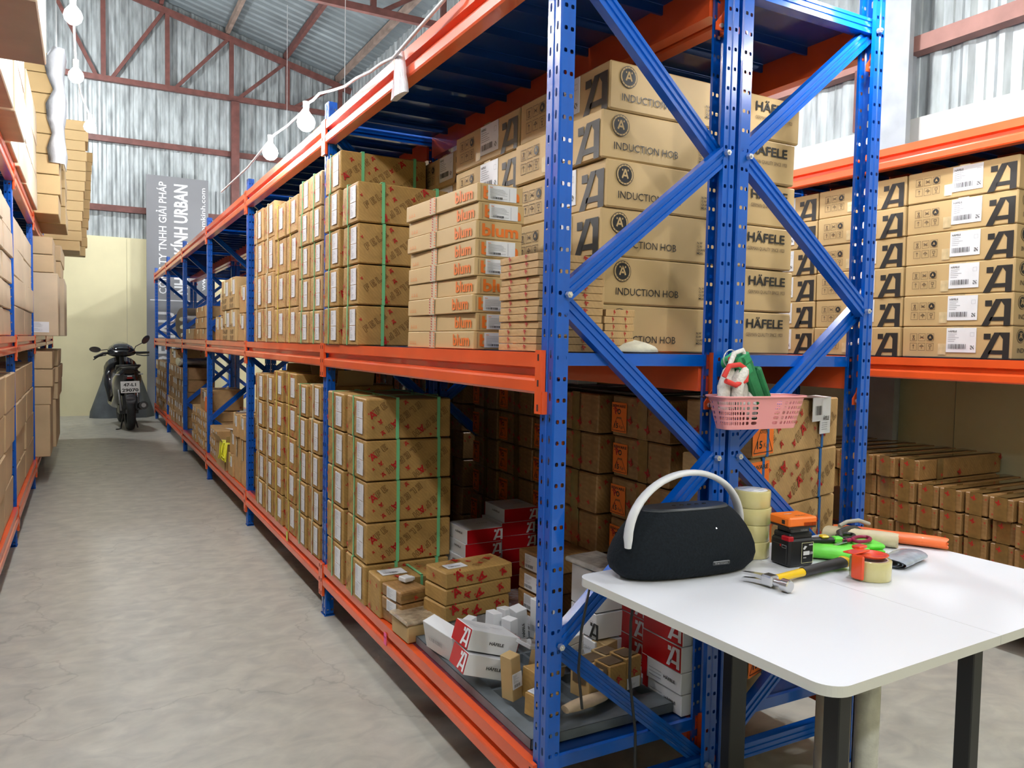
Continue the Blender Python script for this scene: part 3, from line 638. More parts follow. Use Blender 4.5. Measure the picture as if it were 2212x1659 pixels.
# long taped cartons piled low in the right rack
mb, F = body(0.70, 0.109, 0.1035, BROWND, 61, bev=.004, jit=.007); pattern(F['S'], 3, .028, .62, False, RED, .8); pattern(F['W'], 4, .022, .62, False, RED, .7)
F['W'].quad(.026, 0, .083, .1035, TAPE); F['T'].quad(.002, .028, .69, .082, TAPE); F['S'].quad(.14, 0, .19, .1035, TAPE)
kind('longtaped', mb, [], (.80, .109, .1035))
n = 0
for r in range(5):
    for c in range(15):
        y = 1.55 + c * .1165
        if r == 4 and c < 7: continue
        if r == 3 and c < 0: continue
        kk = (CNT[c] if c < 10 else ['eleventh', 'twelfth', 'thirteenth', 'fourteenth', 'fifteenth'][c - 10])
        if r < 4 and c > 11: continue
        if r < 3 and c > 9: continue
        put('longtaped', 'long_carton', (3.547 + .35 + R.uniform(-.02, .015), y + .055, .247 + r * .1055), (0, 0, R.uniform(-.008, .008)), 'long taped carton, %s row up, %s from the near end, under hob shelf' % (ORD[r], kk), 'carton', 'long taped cartons piled in the right rack')
        n += 1
for i, (x, y, z, l) in enumerate(((3.55, 3.67, .248, .42), (3.55, 3.67, .363, .42), (3.55, 3.67, .478, .42), (3.55, 3.66, .593, .42), (3.56, 3.665, .708, .42), (3.62, 3.68, .823, .30), (3.70, 3.40, .768, .22))[:6]):
    mb, F = body(.5, l, .113, BROWND, 70 + i); pattern(F['S'], i, .03, .62, False); pattern(F['W'], i, .03, .62, False)
    tag(mb.build('brown_carton', None, (x + .25, y + l / 2, z)), 'worn brown carton, %s of the stack behind the long taped cartons' % ORD[i], 'carton', 'brown cartons at the far end of the pile')

# ---------------------------------------------------------------- lower shelf of the near bay
Z0 = 0.2495
def one(mb, name, label, cat, loc, rot=(0, 0, 0), group=None, parts=()):
    o = mb.build(name, None, loc, rot); tag(o, label, cat, group)
    for pn, p in parts: p.build(pn, o)
    return o
mb, F = body(.30, .155, .150, BROWN, 81, jit=.006); pattern(F['W'], 3, .026, .62, False); pattern(F['T'], 4, .03, .62); pattern(F['S'], 5, .026, .62, False)
one(mb, 'brown_carton', 'brown logo carton with a split lid in front of the strapped stacks', 'carton', (1.12, 2.862, Z0), parts=[('shipping_label', sheet_part(F['T'], .03, .05, .13, .12, seed=4)), ('packing_strap', band(.30, .155, .150, .02, 'x', GREEN, .01))])
# stack of three short brown cartons
for i in range(3):
    mb, F = body(.29, .155, .058, BROWN, 84 + i, jit=.004); pattern(F['S'], 5 + i, .032, .62, False); pattern(F['W'], 7 + i, .028, .62, False); pattern(F['T'], 9 + i, .034, .62, True)
    for q in range(4): F['S'].strokes(MARK, .03 + q * .064 + .008 * i, .022 - .008 * (q % 2), .026 if q % 2 else .034, .22, RED, .5 + .9 * (q % 3), 1.6)
    one(mb, 'brown_carton', 'short brown logo carton, %s of three in the middle of the lower shelf' % ('bottom', 'middle', 'top')[i], 'carton', (1.235 + .004 * i, 2.575, .313 + i * .0592), (0, 0, .10 + .03 * (2 - i)), 'three short brown cartons', parts=[('shipping_label', sheet_part(F['T'], .035, .04, .115, .09, seed=6))] if i == 2 else ())
mb, F = body(.44, .20, .060, BROWND, 88, jit=.006); mb.bbox(-.225, .225, -.104, .104, .002, .0615, CLEAR, .004)
one(mb, 'wrapped_carton', 'flat film wrapped carton carrying the three short brown cartons', 'carton', (1.325, 2.62, Z0), (0, 0, .04))
for i in range(2):
    mb, F = body(.12, .155, .048, BROWND, 90 + i, jit=.006); pattern(F['S'], i, .026, .6, False); F['S'].quad(.0, .015, .12, .03, TAPE, .8)
    one(mb, 'wrapped_carton', 'small taped carton with a torn white label, %s one beside the split lid carton' % ('lower', 'upper')[i], 'carton', (1.045, 2.715, .297 + i * .0505), (0, 0, .15), 'small taped cartons at the shelf edge', parts=[('shipping_label', sheet_part(F['W'], .05, .004, .12, .044, seed=8, bar=False))])
mb, F = body(.11, .15, .046, BROWND, 93, jit=.012); pattern(F['W'], 3, .022, .6, False)
one(mb, 'wrapped_carton', 'crumpled brown paper parcel under the two small taped cartons', 'parcel', (1.04, 2.735, Z0), (0, 0, .05))
mb, F = body(.13, .15, .062, KRAFT, 94, jit=.006)
fm = MB(); fm.bbox(-.069, .069, -.079, .079, .062, .078, FILMB, .006); 
one(mb, 'kraft_carton', 'kraft carton with crumpled film on top at the tray corner', 'carton', (1.035, 2.585, Z0), (0, 0, .05), parts=[('film_wrap', fm)])
mb = MB(); mb.bbox(-.02, .02, -.022, .022, 0, .018, WCARD, .003); mb.bbox(.02, .035, -.012, .012, 0, .012, WCARD, .002)
one(mb, 'white_fitting', 'small white plastic fitting on the small taped cartons', 'fitting', (1.06, 2.745, .397), (0, 0, .3))
# red and white hinge cartons
def hinge(key, dx, dy, dz, seed, redside='S'):
    mb, F = body(dx, dy, dz, WCARD, seed, bev=.0015, jit=.001)
    r = F[redside]; r.quad(.001, .001, r.w - .001, r.h - .001, REDB, .6); sz = dz * .78; logo(r, r.w - sz * 1.02, dz * .06, sz, sz * 1.05, WCARD) if False else [r.poly([(r.w - sz * 1.0 + x * sz, dz * .10 + yy * sz) for x, yy in pl], WCARD, 1.4) for pl in LOGO]
    o = F['W' if redside == 'S' else 'S']; o.text('HÄFELE', o.w * .42, o.h * .58, o.h * .18, INK, width=o.w * .36, bold=.02); o.quad(.001, .001, .008, o.h - .001, REDB, .6)
    F['T'].text('HÄFELE', dx * .55, dy * .45, .02, GREYI, width=dx * .3)
    kind(key, mb, [], (dx, dy, dz))
hinge('hinge_s', .165, .185, .0575, 5); hinge('hinge_w', .18, .15, .076, 6, 'W')
for i in range(5): put('hinge_s', 'hinge_carton', (1.345 + .083 + [0, .0, -.004, .003, .006][i], 3.0 - .075, .252 + i * .058), (0, 0, [0, .03, .04, -.01, .02][i]), 'red and white hinge carton, %s of the left stack behind the brown cartons' % ('top' if i == 4 else ORD[i]), 'carton', 'red and white hinge cartons, left stack')
for i in range(6): put('hinge_s', 'hinge_carton', (1.545 + .083 + [0, .004, -.004, .003, -.006, .008][i], 3.0 - .02, .252 + i * .058), (0, 0, [0, .03, .04, -.03, .02, .0][i]), 'red and white hinge carton, %s of the taller stack behind the brown cartons' % ('top' if i == 5 else ORD[i]), 'carton', 'red and white hinge cartons, taller stack')
# two labelled cartons seen beside the near post
for i in range(4):
    mb, F = body(.22, .17, .073, BROWND, 97 + i, jit=.004); pattern(F['W'], i, .024, .62, False, RED, .6)
    one(mb, 'brown_carton', 'dark brown carton with white label, %s of four left of the near post' % ORD[i], 'carton', (1.52, 2.42, .252 + i * .0745), (0, 0, .02 * i), 'dark brown labelled cartons', parts=[('shipping_label', sheet_part(F['W'], .05, .008, .13, .062, seed=4 + i))])
# the moulded tray
mb = MB(); m = GREYP; X0, X1, Y0, Y1 = 1.005, 1.515, 1.70, 2.50; zt = .278
def cell(x0, x1, y0, y1, zb):
    mb.add([(x0, y0, zt), (x1, y0, zt), (x1, y1, zt), (x0, y1, zt), (x0 + .006, y0 + .006, zb), (x1 - .006, y0 + .006, zb), (x1 - .006, y1 - .006, zb), (x0 + .006, y1 - .006, zb)], [(0, 4, 5, 1), (1, 5, 6, 2), (2, 6, 7, 3), (3, 7, 4, 0), (4, 7, 6, 5)], m)
xs = [X0, X0 + .045, X0 + .145, X0 + .155, X0 + .255, X0 + .265, X0 + .365, X0 + .375, X0 + .465, X1]
ys = [Y0, Y0 + .085, Y0 + .30, Y0 + .312, Y0 + .50, Y0 + .512, Y0 + .74, Y1]
for i in range(len(xs) - 1):
    for j in range(len(ys) - 1):
        x0, x1, y0, y1 = xs[i], xs[i + 1], ys[j], ys[j + 1]
        if i % 2 == 1 and j % 2 == 1 and 0 < i < len(xs) - 2 and j < len(ys) - 1: cell(x0, x1, y0, y1, .253)
        else: mb.add([(x0, y0, zt), (x1, y0, zt), (x1, y1, zt), (x0, y1, zt)], [(0, 1, 2, 3)], m)
for (a, b, c, d) in ((X0, X1, Y0, Y0 + .002), (X0, X1, Y1 - .002, Y1), (X0, X0 + .002, Y0, Y1), (X1 - .002, X1, Y0, Y1)): mb.box(a, b, c, d, .252, zt, m)
tag(mb.build('drawer_tray'), 'grey moulded cutlery tray filled with small packages on the lower shelf', 'tray')
# tilted pair of red ended cartons
def redend(key, l, wd, h, seed):
    mb, F = body(l, wd, h, WCARD, seed, bev=.0015, jit=.001); w = F['W']; w.quad(.001, .001, wd - .001, h - .001, REDB, .6)
    sz = h * .85
    for pl in LOGO: w.poly([(wd - sz * 1.1 + x * sz, h * .08 + yy * sz) for x, yy in pl], WCARD, 1.4)
    F['S'].text('HÄFELE', l * .40, h * .42, h * .2, INK, width=l * .3, bold=.02); F['T'].text('HÄFELE', l * .55, wd * .5, h * .15, GREYI, width=l * .25)
    for q in range(3): F['T'].quad(l * .12, wd * (.3 + .12 * q), l * .45, wd * (.3 + .12 * q) + .002, GREYI)
    F['E'].quad(.001, .001, wd - .001, h - .001, REDB, .6)
    kind(key, mb, [], (l, wd, h))
redend('redend', .165, .125, .062, 7)
put('redend', 'hinge_carton', (1.045, 2.075, .306), (-.05, .30, -.10), 'lower of the two tilted white cartons with red logo ends', 'carton', 'tilted red ended cartons')
put('redend', 'hinge_carton', (1.062, 2.095, .370), (-.05, .30, -.06), 'upper of the two tilted white cartons with red logo ends', 'carton', 'tilted red ended cartons')
mb, F = body(.05, .15, .105, WCARD, 120, bev=.0015); F['W'].barcode(.03, .04, .10, .055, GREYI, 14)
one(mb, 'white_carton', 'white label printed carton leaning behind the tilted red ended pair', 'carton', (1.03, 2.30, .290), (.15, -.28, .25))
# white slim packages standing in the tray
spots = [(1.185, 2.27, .035, .05, .115, 0, .04, .1), (1.225, 2.22, .035, .045, .105, 0, -.05, .3), (1.305, 2.30, .045, .05, .110, .1, -.16, .1), (1.350, 2.20, .05, .05, .125, 0, .02, .0), (1.365, 2.27, .05, .04, .135, 0, .0, .2), (1.35, 2.11, .055, .06, .09, 0, .05, .1)]
spots += [(1.15, 2.20, .04, .045, .06, 0, .5, .4), (1.26, 2.32, .04, .05, .10, -.08, .05, .2), (1.13, 2.33, .05, .035, .085, .0, -.1, .5)]
nm = ['leftmost', 'second from left', 'leaning', 'tallest', 'rearmost', 'shortest', 'tipped over', 'middle rear', 'far left']
for i, (x, y, dx, dy, dz, a, b, c) in enumerate(spots):
    mb, F = body(dx, dy, dz, WCARD, 130 + i, bev=.001, jit=.001); F['S'].text('HÄFELE', dx * .65, dz * .1, dx * .3, INK, width=dz * .45, bold=.02, rot=PI / 2); F['W'].barcode(dy * .2, dz * .2, dy * .8, dz * .35, GREYI, 9)
    one(mb, 'white_package', 'slim upright white package in the tray, the %s one' % nm[i], 'package', (x, y, .294), (a, b, c), 'slim white packages in the tray')
small = [(1.062, 1.905, .042, .045, .130, KRAFT, .0, -.10, .3, 'tall kraft package with a wide white label, beside the tilted cartons'), (1.125, 1.875, .070, .065, .085, BROWN, 0, .06, .1, 'small brown logo carton standing in the near tray cell'),
         (1.085, 1.782, .070, .065, .062, BROWN, 0, 0, .25, 'small brown logo carton with white lid label at the tray front'), (1.21, 2.02, .04, .05, .12, KRAFT, .1, .15, .3, 'narrow kraft package half hidden behind the near post'),
         (1.255, 1.985, .035, .05, .12, KRAFT, .1, .12, .2, 'kraft package with barcode label right of the near post')]
for i, (x, y, dx, dy, dz, m_, a, b, c, lbx) in enumerate(small):
    mb, F = body(dx, dy, dz, m_, 140 + i, bev=.0015, jit=.002)
    if m_ is BROWN: pattern(F['S'], i, .026, .62, False); pattern(F['W'], i, .026, .62, False)
    ps = [('shipping_label', sheet_part(F['T'], .006, .006, dx - .006, dy - .006, seed=9, bar=False))] if i == 2 else [('shipping_label', sheet_part(F['S'], .003, dz * .28, dx - .003, dz * .62, seed=9))] if i in (0, 4) else []
    one(mb, 'small_package', lbx, 'package', (x, y, .2945), (a, b, c), None, ps)
mb = MB(); mb.bbox(-.055, .055, -.03, .03, 0, .012, mat('clear_blister', (.75, .76, .78), .1, coat=1, alpha=.5), .002); mb.cyl((-.03, 0, .012), (.03, 0, .012), .010, .010, ZINC, 12)
one(mb, 'blister_pack', 'clear blister pack of metal fittings between white carton and post', 'package', (1.17, 1.97, .40), (.1, .3, .3))
kk = [(1.335, 1.815, .07), (1.405, 1.835, .075), (1.33, 1.90, .05), (1.40, 1.925, .05), (1.265, 1.83, .055)]
for i, (x, y, h) in enumerate(kk):
    mb, F = body(.064, .075, h + .02, BROWN if i < 2 else KRAFT, 150 + i, bev=.0015, jit=.002, tape=GINK); F['S'].strokes(MARK, .03, h * .5, .02, .2, RED, .6)
    one(mb, 'small_package', 'small kraft box at the right end of the tray, %s' % ('front left of the cluster', 'front right with a white label', 'back left of the cluster', 'back right of the cluster', 'outer left, lowest')[i], 'package', (x, y, .294), (0, 0, .12 + .03 * i), 'kraft boxes at the right end of the tray', [('shipping_label', sheet_part(F['S'], .003, .003, .055, .035, seed=4, bar=False))] if i == 1 else ())
mb, F = body(.065, .065, .075, KRAFTY, 156, bev=.0015); one(mb, 'small_package', 'plain tan cube box standing behind the tray cluster', 'package', (1.44, 1.99, .294), (0, 0, .3))
mb = MB(); m = mat('tan_wrap', (.72, .55, .36), .35, coat=.3, var=.15, scale=20, bump=.4)
mb.loft([[Vector((x, .022 * math.cos(a) * s, .013 * math.sin(a) * s + .0145)) for a in [2 * PI * q / 10 for q in range(10)]] for x, s in ((-.085, .75), (-.05, 1.0), (0, 1.1), (.05, 1.0), (.085, .6))], m)
one(mb, 'wrapped_roll', 'thin tan wrapped roll lying on the tray rim behind the near post', 'roll', (1.225, 1.765, .293), (0, 0, .17))
# hinge cartons at the right end, under the table
zc = .2505
for i, (lbx, x, y, rz) in enumerate((('bottom', 1.535, 1.752, .0), ('second', 1.53, 1.752, .01), ('third', 1.53, 1.752, 0), ('top', 1.533, 1.753, .01))):
    if i < 2:
        mb, F = body(.115, .175, .062, WCARD, 160 + i, bev=.0015, jit=.001); F['W'].text('HÄFELE', .10, .025, .012, INK, width=.05, bold=.02)
        F['W'].quad(.0, .0, .025, .062, REDB, .6)
        for q in range(3): F['W'].quad(.035, .015 + q * .01, .09, .017 + q * .01, GREYI)
    else:
        mb, F = body(.115, .175, .075, WCARD, 160 + i, bev=.0015, jit=.001); F['W'].quad(.001, .001, .174, .074, REDB, .6); [F['W'].poly([(.112 + x * .058, .008 + yy * .06) for x, yy in pl], WCARD, 1.4) for pl in LOGO]
    one(mb, 'hinge_carton', 'red and white hinge carton, %s of the pile nearest the twin posts' % lbx, 'carton', (x, y, zc), (0, 0, rz), 'hinge cartons nearest the twin posts'); zc += .063 if i < 2 else .076
zc = .2505
for i in range(5):
    mb, F = body(.10, .165, .068, WCARD, 170 + i, bev=.0015, jit=.001)
    if i < 4: F['W'].quad(.001, .001, .164, .067, REDB, .6); [F['W'].poly([(.105 + x * .055, .006 + yy * .055) for x, yy in pl], WCARD, 1.4) for pl in LOGO]; F['S'].text('HÄFELE', .02, .03, .012, INK, width=.07, bold=.02)
    else: F['W'].text('HÄFELE', .085, .028, .014, INK, width=.055, bold=.02); F['W'].quad(0, 0, .02, .068, REDB, .6)
    one(mb, 'hinge_carton', 'red and white hinge carton, %s of the middle pile under the table edge' % ('top' if i == 4 else ORD[i]), 'carton', (1.555, 1.945, zc), (0, 0, 0), 'hinge cartons under the table edge'); zc += .0692
for i in range(5):
    mb, F = body(.10, .085, .066, BROWN, 180 + i, bev=.002); pattern(F['W'], i, .03, .62, False, INK); 
    one(mb, 'brown_carton', 'small brown logo carton, %s of the column behind the blue brace' % ('top' if i == 4 else ORD[i]), 'carton', (1.56, 2.075, .2505 + i * .067), (0, 0, 0), 'small brown cartons behind the brace')
for i, (z, h, lbx) in enumerate(((.2805, .09, 'lower'), (.372, .085, 'middle'), (.459, .125, 'upper'))):
    mb, F = body(.13, .15, h, WCARD, 190 + i, bev=.002); F['W'].text('DOORLOCK', .07, h * .6, .014, GREYI, width=.07); 
    if i == 1: [F['W'].poly([(.12 + x * .05, .006 + yy * .05) for x, yy in pl], INK, 1.4) for pl in LOGO]
    one(mb, 'white_carton', 'large white carton seen through the near brace, %s one' % lbx, 'carton', (1.465, 2.06, z + .0), (0, 0, 0), 'white cartons behind the near post')
mb = MB(); mb.bbox(-.07, .07, -.09, .09, 0, .018, mat('milky_film', (.62, .60, .56), .2, coat=.8, var=.3, scale=18, bump=.9), .008)
one(mb, 'film_bag', 'crumpled clear film bag on the white cartons', 'bag', (1.465, 2.07, .587), (0, .0, .1))
mb = MB()
for q in range(3):
    mb.bbox(-.035, .035, -.06, .06, q * .026, q * .026 + .024, WCARD, .002); 
one(mb, 'white_package', 'pile of flat white boxes with dark red lids in the tray', 'package', (1.30, 2.02, .3445), (.1, -.1, .2))
mb = MB(); mb.lathe([(.001, 0), (.03, .004), (.034, .03), (.028, .05), (.001, .055)], CLEAR, 14); mb.cyl((-.02, 0, .02), (.02, .0, .04), .012, .012, ZINC, 10)
one(mb, 'bagged_fitting', 'clear bag with chrome fittings beside the tan cube box', 'bag', (1.335, 2.0, .30))
# dark slabs and papers on the heavy stacks
mb = MB(); mb.bbox(-.24, .24, -.75, .75, 0, .012, mat('black_film', (.018, .019, .022), .35, var=.3, scale=9, bump=.4), .004)
one(mb, 'black_sheet', 'black plastic sheet lying over the warning label cartons', 'sheet', (1.86, 2.80, 1.134))
for i, (x, y, a, lbx) in enumerate(((1.78, 2.45, .2, 'left'), (1.80, 2.75, -.3, 'farther'), (1.98, 2.12, .5, 'right'))):
    mb = MB(); mb.box(-.10, .10, -.07, .07, 0, .0015, WHITE); one(mb, 'paper_sheet', 'white paper on the black sheet, %s one' % lbx, 'paper', (x, y, 1.147), (0, 0, a), 'papers on the black sheet')
mb, F = body(.10, .10, .035, WCARD, 5); one(mb, 'white_tray', 'small white corrugated tray on the black sheet', 'tray', (1.70, 2.55, 1.147))
mb, F = body(.07, .07, .037, KRAFTY, 5); one(mb, 'small_package', 'small tan box beside the white corrugated tray', 'package', (1.82, 2.57, 1.147))
mb = MB(); mb.box(-.013, .013, -.0015, 0, -.045, 0, mat('pink_paper', (.95, .12, .35), .6)); lf = Face(mb, (-.013, -.0015, -.045), (1, 0, 0), (0, 0, 1), .0006); lf.text('M.48', .003, .025, .010, INK, width=.018)
tag(mb.build('price_note', None, (.970, 2.715, .222), (0, 0, -PI / 2)), 'bright pink sticky note on the lower orange beam', 'note')
mb = MB(); mb.box(-.016, .016, -.0015, 0, -.05, 0, mat('lime_paper', (.62, .72, .12), .6)); tag(mb.build('price_note', None, (.970, 4.32, .245), (0, 0, -PI / 2)), 'yellow green sticky note on the lower orange beam, next bay', 'note')
mb = MB()
mb.loft([[Vector((x, s * .05 * math.cos(a), .028 * s * math.sin(a) * (1 if math.sin(a) > 0 else .1))) for a in [2 * PI * q / 14 for q in range(14)]] for x, s in ((-.07, .3), (-.05, .8), (-.01, 1.15), (.03, .95), (.06, .7), (.075, .25))], mat('cream_cloth', (.74, .70, .55), .7, var=.1, scale=20, bump=.6))
one(mb, 'cloth_bundle', 'crumpled cream cloth on the shelf edge before the hob cartons', 'cloth', (1.315, 1.715, 1.285), (0, 0, .2))

# ---------------------------------------------------------------- farther bays of the long rack
def plain(key, dx, dy, dz, m, seed, txt=None, lab=None, pat=False):
    mb, F = body(dx, dy, dz, m, seed, jit=.005, tape=TAPEL if dz > .1 else None, tape_axis='x')
    if pat: pattern(F['W'], seed, .03, .62, False, RED, .6); pattern(F['S'], seed, .03, .62, False, RED, .6)
    if txt: F['W'].text(txt, dy * .15, dz * .42, .045, GINK, width=dy * .55, bold=.01)
    ps = [('shipping_label', sheet_part(F['W'], dy * .62, dz * .45, dy * .9, dz * .9, seed=seed, bar=False))] if lab else []
    kind(key, mb, ps, (dx, dy, dz))
plain('tall_kraft', .34, .31, .235, KRAFT, 201, 'HI\nEN.87\nEN.87', True); plain('b3', .34, .30, .198, BROWNP, 202, None, True, True); plain('b4', .30, .16, .20, BROWNP, 203, None, True, True)
def stack(kk, x, y0, y1, z0, n, name, label, group=None, jx=.008, cat='carton', gap=.0012, scx=1):
    dx, dy, dz = KIND[kk][2]; s = (y1 - y0 - .006) / dy
    for i in range(n): put(kk, name, (x + dx * scx / 2 + R.uniform(-jx, jx), (y0 + y1) / 2, z0 + i * (dz + gap)), (0, 0, R.uniform(-.012, .012)), label % (('top' if i == n - 1 else ORD[i]) if n > 1 else 'only'), cat, group, (scx, s, 1))
stack('b3', .975, 5.67, 5.92, 1.282, 2, 'brown_carton', 'pale printed carton, %s one past the third post, middle shelf', 'cartons in the third bay')
stack('tall_kraft', .965, 5.94, 6.24, 1.282, 2, 'kraft_carton', 'tall kraft carton with stamped lettering, %s of the nearer pair, third bay', 'tall kraft cartons in the third bay')
stack('tall_kraft', .968, 6.26, 6.66, 1.282, 2, 'kraft_carton', 'tall kraft carton with stamped lettering, %s of the farther pair, third bay', 'tall kraft cartons in the third bay')
stack('b4', .98, 6.68, 6.86, 1.282, 2, 'brown_carton', 'narrow pale carton, %s beyond the tall kraft cartons', 'cartons in the third bay')
stack('b4', .99, 6.95, 7.2, 1.282, 1, 'brown_carton', 'low open carton in the third bay, %s one on its spot', 'cartons in the third bay', scx=.8)
stack('b3', 1.30, 6.9, 7.4, 1.282, 2, 'brown_carton', 'carton deep in the third bay, %s of the rear pair', 'cartons in the third bay')
plain('parcel', .30, .34, .105, BROWNP, 205, None, False, True)
stack('parcel', .98, 7.70, 8.05, 1.282, 3, 'wrapped_parcel', 'wrapped parcel, %s of the nearer pile just past the fourth post', 'wrapped parcels in the fourth bay', cat='parcel')
stack('parcel', .98, 8.08, 8.45, 1.282, 3, 'wrapped_parcel', 'wrapped parcel, %s of the farther pile in the fourth bay', 'wrapped parcels in the fourth bay', cat='parcel')
plain('lowbox', .34, .45, .115, BROWND, 206, None, False, False)
stack('lowbox', .975, 8.6, 9.3, 1.282, 1, 'open_carton', 'low open carton with white scraps, %s box before the fifth post')
mb = MB(); mb.loft([[Vector((x, .26 * math.cos(a), .19 + .19 * math.sin(a))) for a in [2 * PI * q / 24 for q in range(24)]] for x in (0, .05, .45, .5)], mat('dark_board', (.10, .075, .05), .6, var=.2))
one(mb, 'drum_carton', 'dark brown round bundle deep in the fifth bay', 'bundle', (1.05, 10.36, 1.283), (0, 0, .2))
for i in range(3):
    mb = MB(); m = mat('grey_film', (.42, .42, .40), .2, coat=.6, var=.3, scale=12, bump=.8)
    mb.loft([[Vector((x, s * .16 * math.cos(a), s * .045 * math.sin(a) + .045)) for a in [2 * PI * q / 14 for q in range(14)]] for x, s in ((0, .5), (.05, 1), (.3, 1.05), (.36, .5))], m)
    one(mb, 'film_roll', 'grey plastic wrapped bundle, %s of three in the fifth bay' % ORD[i], 'bundle', (.99, 9.84, 1.284 + i * .092), (0, 0, .1 * i), 'grey wrapped bundles')
# lower shelf, bays three to six
plain('op1', .35, .42, .20, KRAFT, 210); plain('op2', .34, .30, .33, BROWNP, 211, None, False, False); plain('op3', .3, .2, .17, BROWNP, 212, None, True, False)
stack('op2', .975, 5.68, 5.86, .2495, 1, 'brown_carton', 'tall plain carton, %s one on its spot past the third post, lower shelf', None)
stack('op3', .975, 5.68, 5.86, .583, 1, 'brown_carton', 'small carton on the tall plain carton, %s one, lower shelf', None)
stack('op2', .975, 5.90, 6.12, .2495, 1, 'brown_carton', 'tall kraft carton with open top, %s one, lower shelf third bay', None); stack('op3', .975, 5.90, 6.12, .583, 1, 'brown_carton', 'narrow carton on the open top carton, %s one', None)
stack('op3', .98, 6.16, 6.38, .2495, 2, 'brown_carton', 'printed carton under white papers, %s of the pair, lower shelf', None)
mb = MB(); mb.box(-.08, .08, -.1, .1, 0, .002, WHITE); one(mb, 'paper_sheet', 'white papers on the printed cartons of the third bay', 'paper', (1.05, 6.27, .594), (0, .15, .2))
def open_box(name, label, loc, dx, dy, dz, m, rot=0, flaps=True):
    b = MB(); t = .004
    b.box(-dx / 2, dx / 2, -dy / 2, dy / 2, 0, t, m)
    for a in ((-dx / 2, -dx / 2 + t, -dy / 2, dy / 2), (dx / 2 - t, dx / 2, -dy / 2, dy / 2), (-dx / 2, dx / 2, -dy / 2, -dy / 2 + t), (-dx / 2, dx / 2, dy / 2 - t, dy / 2)): b.box(*a, t, dz, m)
    o = tag(b.build(name, None, loc, (0, 0, rot)), label, 'carton')
    if flaps:
        for px, py, ang, ax in ((-dx / 2, 0, -.5, 1), (0, -dy / 2, .5, 0), (dx / 2, 0, .5, 1)):
            f = MB()
            if ax: f.bbox(-.001, .001, -dy / 2 + .004, dy / 2 - .004, 0, .09, m, .0005)
            else: f.bbox(-dx / 2 + .004, dx / 2 - .004, -.001, .001, 0, .09, m, .0005)
            f.build('flap', o, (px, py, dz), (0, ang, 0) if ax else (ang, 0, 0))
    return o
open_box('open_carton', 'open kraft carton with yellow ribbons hanging out, lower shelf', (1.11, 6.72, .2495), .28, .46, .20, KRAFT)
open_box('open_carton', 'larger open carton behind the ribbon carton', (1.36, 6.75, .2495), .10, .5, .36, BROWNP, 0, False)
mb = MB(); yel = mat('yellow_ribbon', (.80, .78, .03), .4)
for q in range(15):
    y = 6.40 + R.random() * .28; x0 = .975 + R.random() * .03; pts = [Vector((1.08, y, .46)), Vector((x0 - .02, y + R.uniform(-.03, .03), .475)), Vector((x0 - .035, y + R.uniform(-.06, .06), .40 - R.random() * .05)), Vector((x0 - .03, y + R.uniform(-.08, .08), .31 + R.random() * .06))]
    mb.tube(pts, .006, yel, 5)
tag(mb.build('ribbon_tangle'), 'tangle of bright yellow ribbon spilling from the open carton', 'ribbon', kind='stuff')
plain('cellbox', .30, .135, .088, BROWNP, 215, None, True, False)
for r in range(3):
    for c in range(4): put('cellbox', 'small_carton', (1.13 + R.uniform(-.01, .01), 7.02 + c * .139, .2495 + r * .0895), (0, 0, R.uniform(-.02, .02)), 'small pale carton before the fourth post, %s row up, %s from the near side' % (ORD[r], CNT[c]), 'carton', 'small pale cartons before the fourth post')
for r in range(4):
    for c in range(8): put('cellbox', 'small_carton', (1.13 + R.uniform(-.01, .01), 7.74 + c * .139 + (r % 2) * .02, .2495 + r * .0895), (0, 0, R.uniform(-.02, .02)), 'small pale carton past the fourth post, %s row up, %s from the near side' % (ORD[r], CNT[c]), 'carton', 'small pale cartons past the fourth post')
stack('b3', 1.0, 7.8, 8.3, .609, 1, 'brown_carton', 'wide printed carton on the small pale cartons, %s one', None); 
mb, F = body(.06, .10, .14, WARN, 3); one(mb, 'orange_packet', 'orange packet between cartons behind the fourth post', 'packet', (1.02, 7.80, .61))
plain('mid5', .34, .24, .14, BROWND, 217, None, True, False)
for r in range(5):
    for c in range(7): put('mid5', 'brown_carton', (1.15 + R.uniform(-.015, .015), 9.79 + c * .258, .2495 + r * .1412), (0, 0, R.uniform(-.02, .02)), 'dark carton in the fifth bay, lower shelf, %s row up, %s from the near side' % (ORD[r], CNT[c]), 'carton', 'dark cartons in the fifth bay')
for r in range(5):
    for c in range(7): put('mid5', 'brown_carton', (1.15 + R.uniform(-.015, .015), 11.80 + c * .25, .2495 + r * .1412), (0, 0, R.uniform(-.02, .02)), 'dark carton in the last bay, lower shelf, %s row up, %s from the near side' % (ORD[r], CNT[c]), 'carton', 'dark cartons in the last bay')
mb = MB(); mb.loft([[Vector((x, .32 * math.cos(a), .05 + .05 * math.sin(a))) for a in [2 * PI * q / 14 for q in range(14)]] for x in (0, .03, .3, .34)], MATS['grey_film']); one(mb, 'film_bundle', 'shiny film bundle on the dark cartons of the fifth bay', 'bundle', (.98, 10.1, .96))
stack('b3', 1.0, 10.5, 11.3, .957, 1, 'brown_carton', 'reddish carton above the dark cartons of the fifth bay, %s one', None)

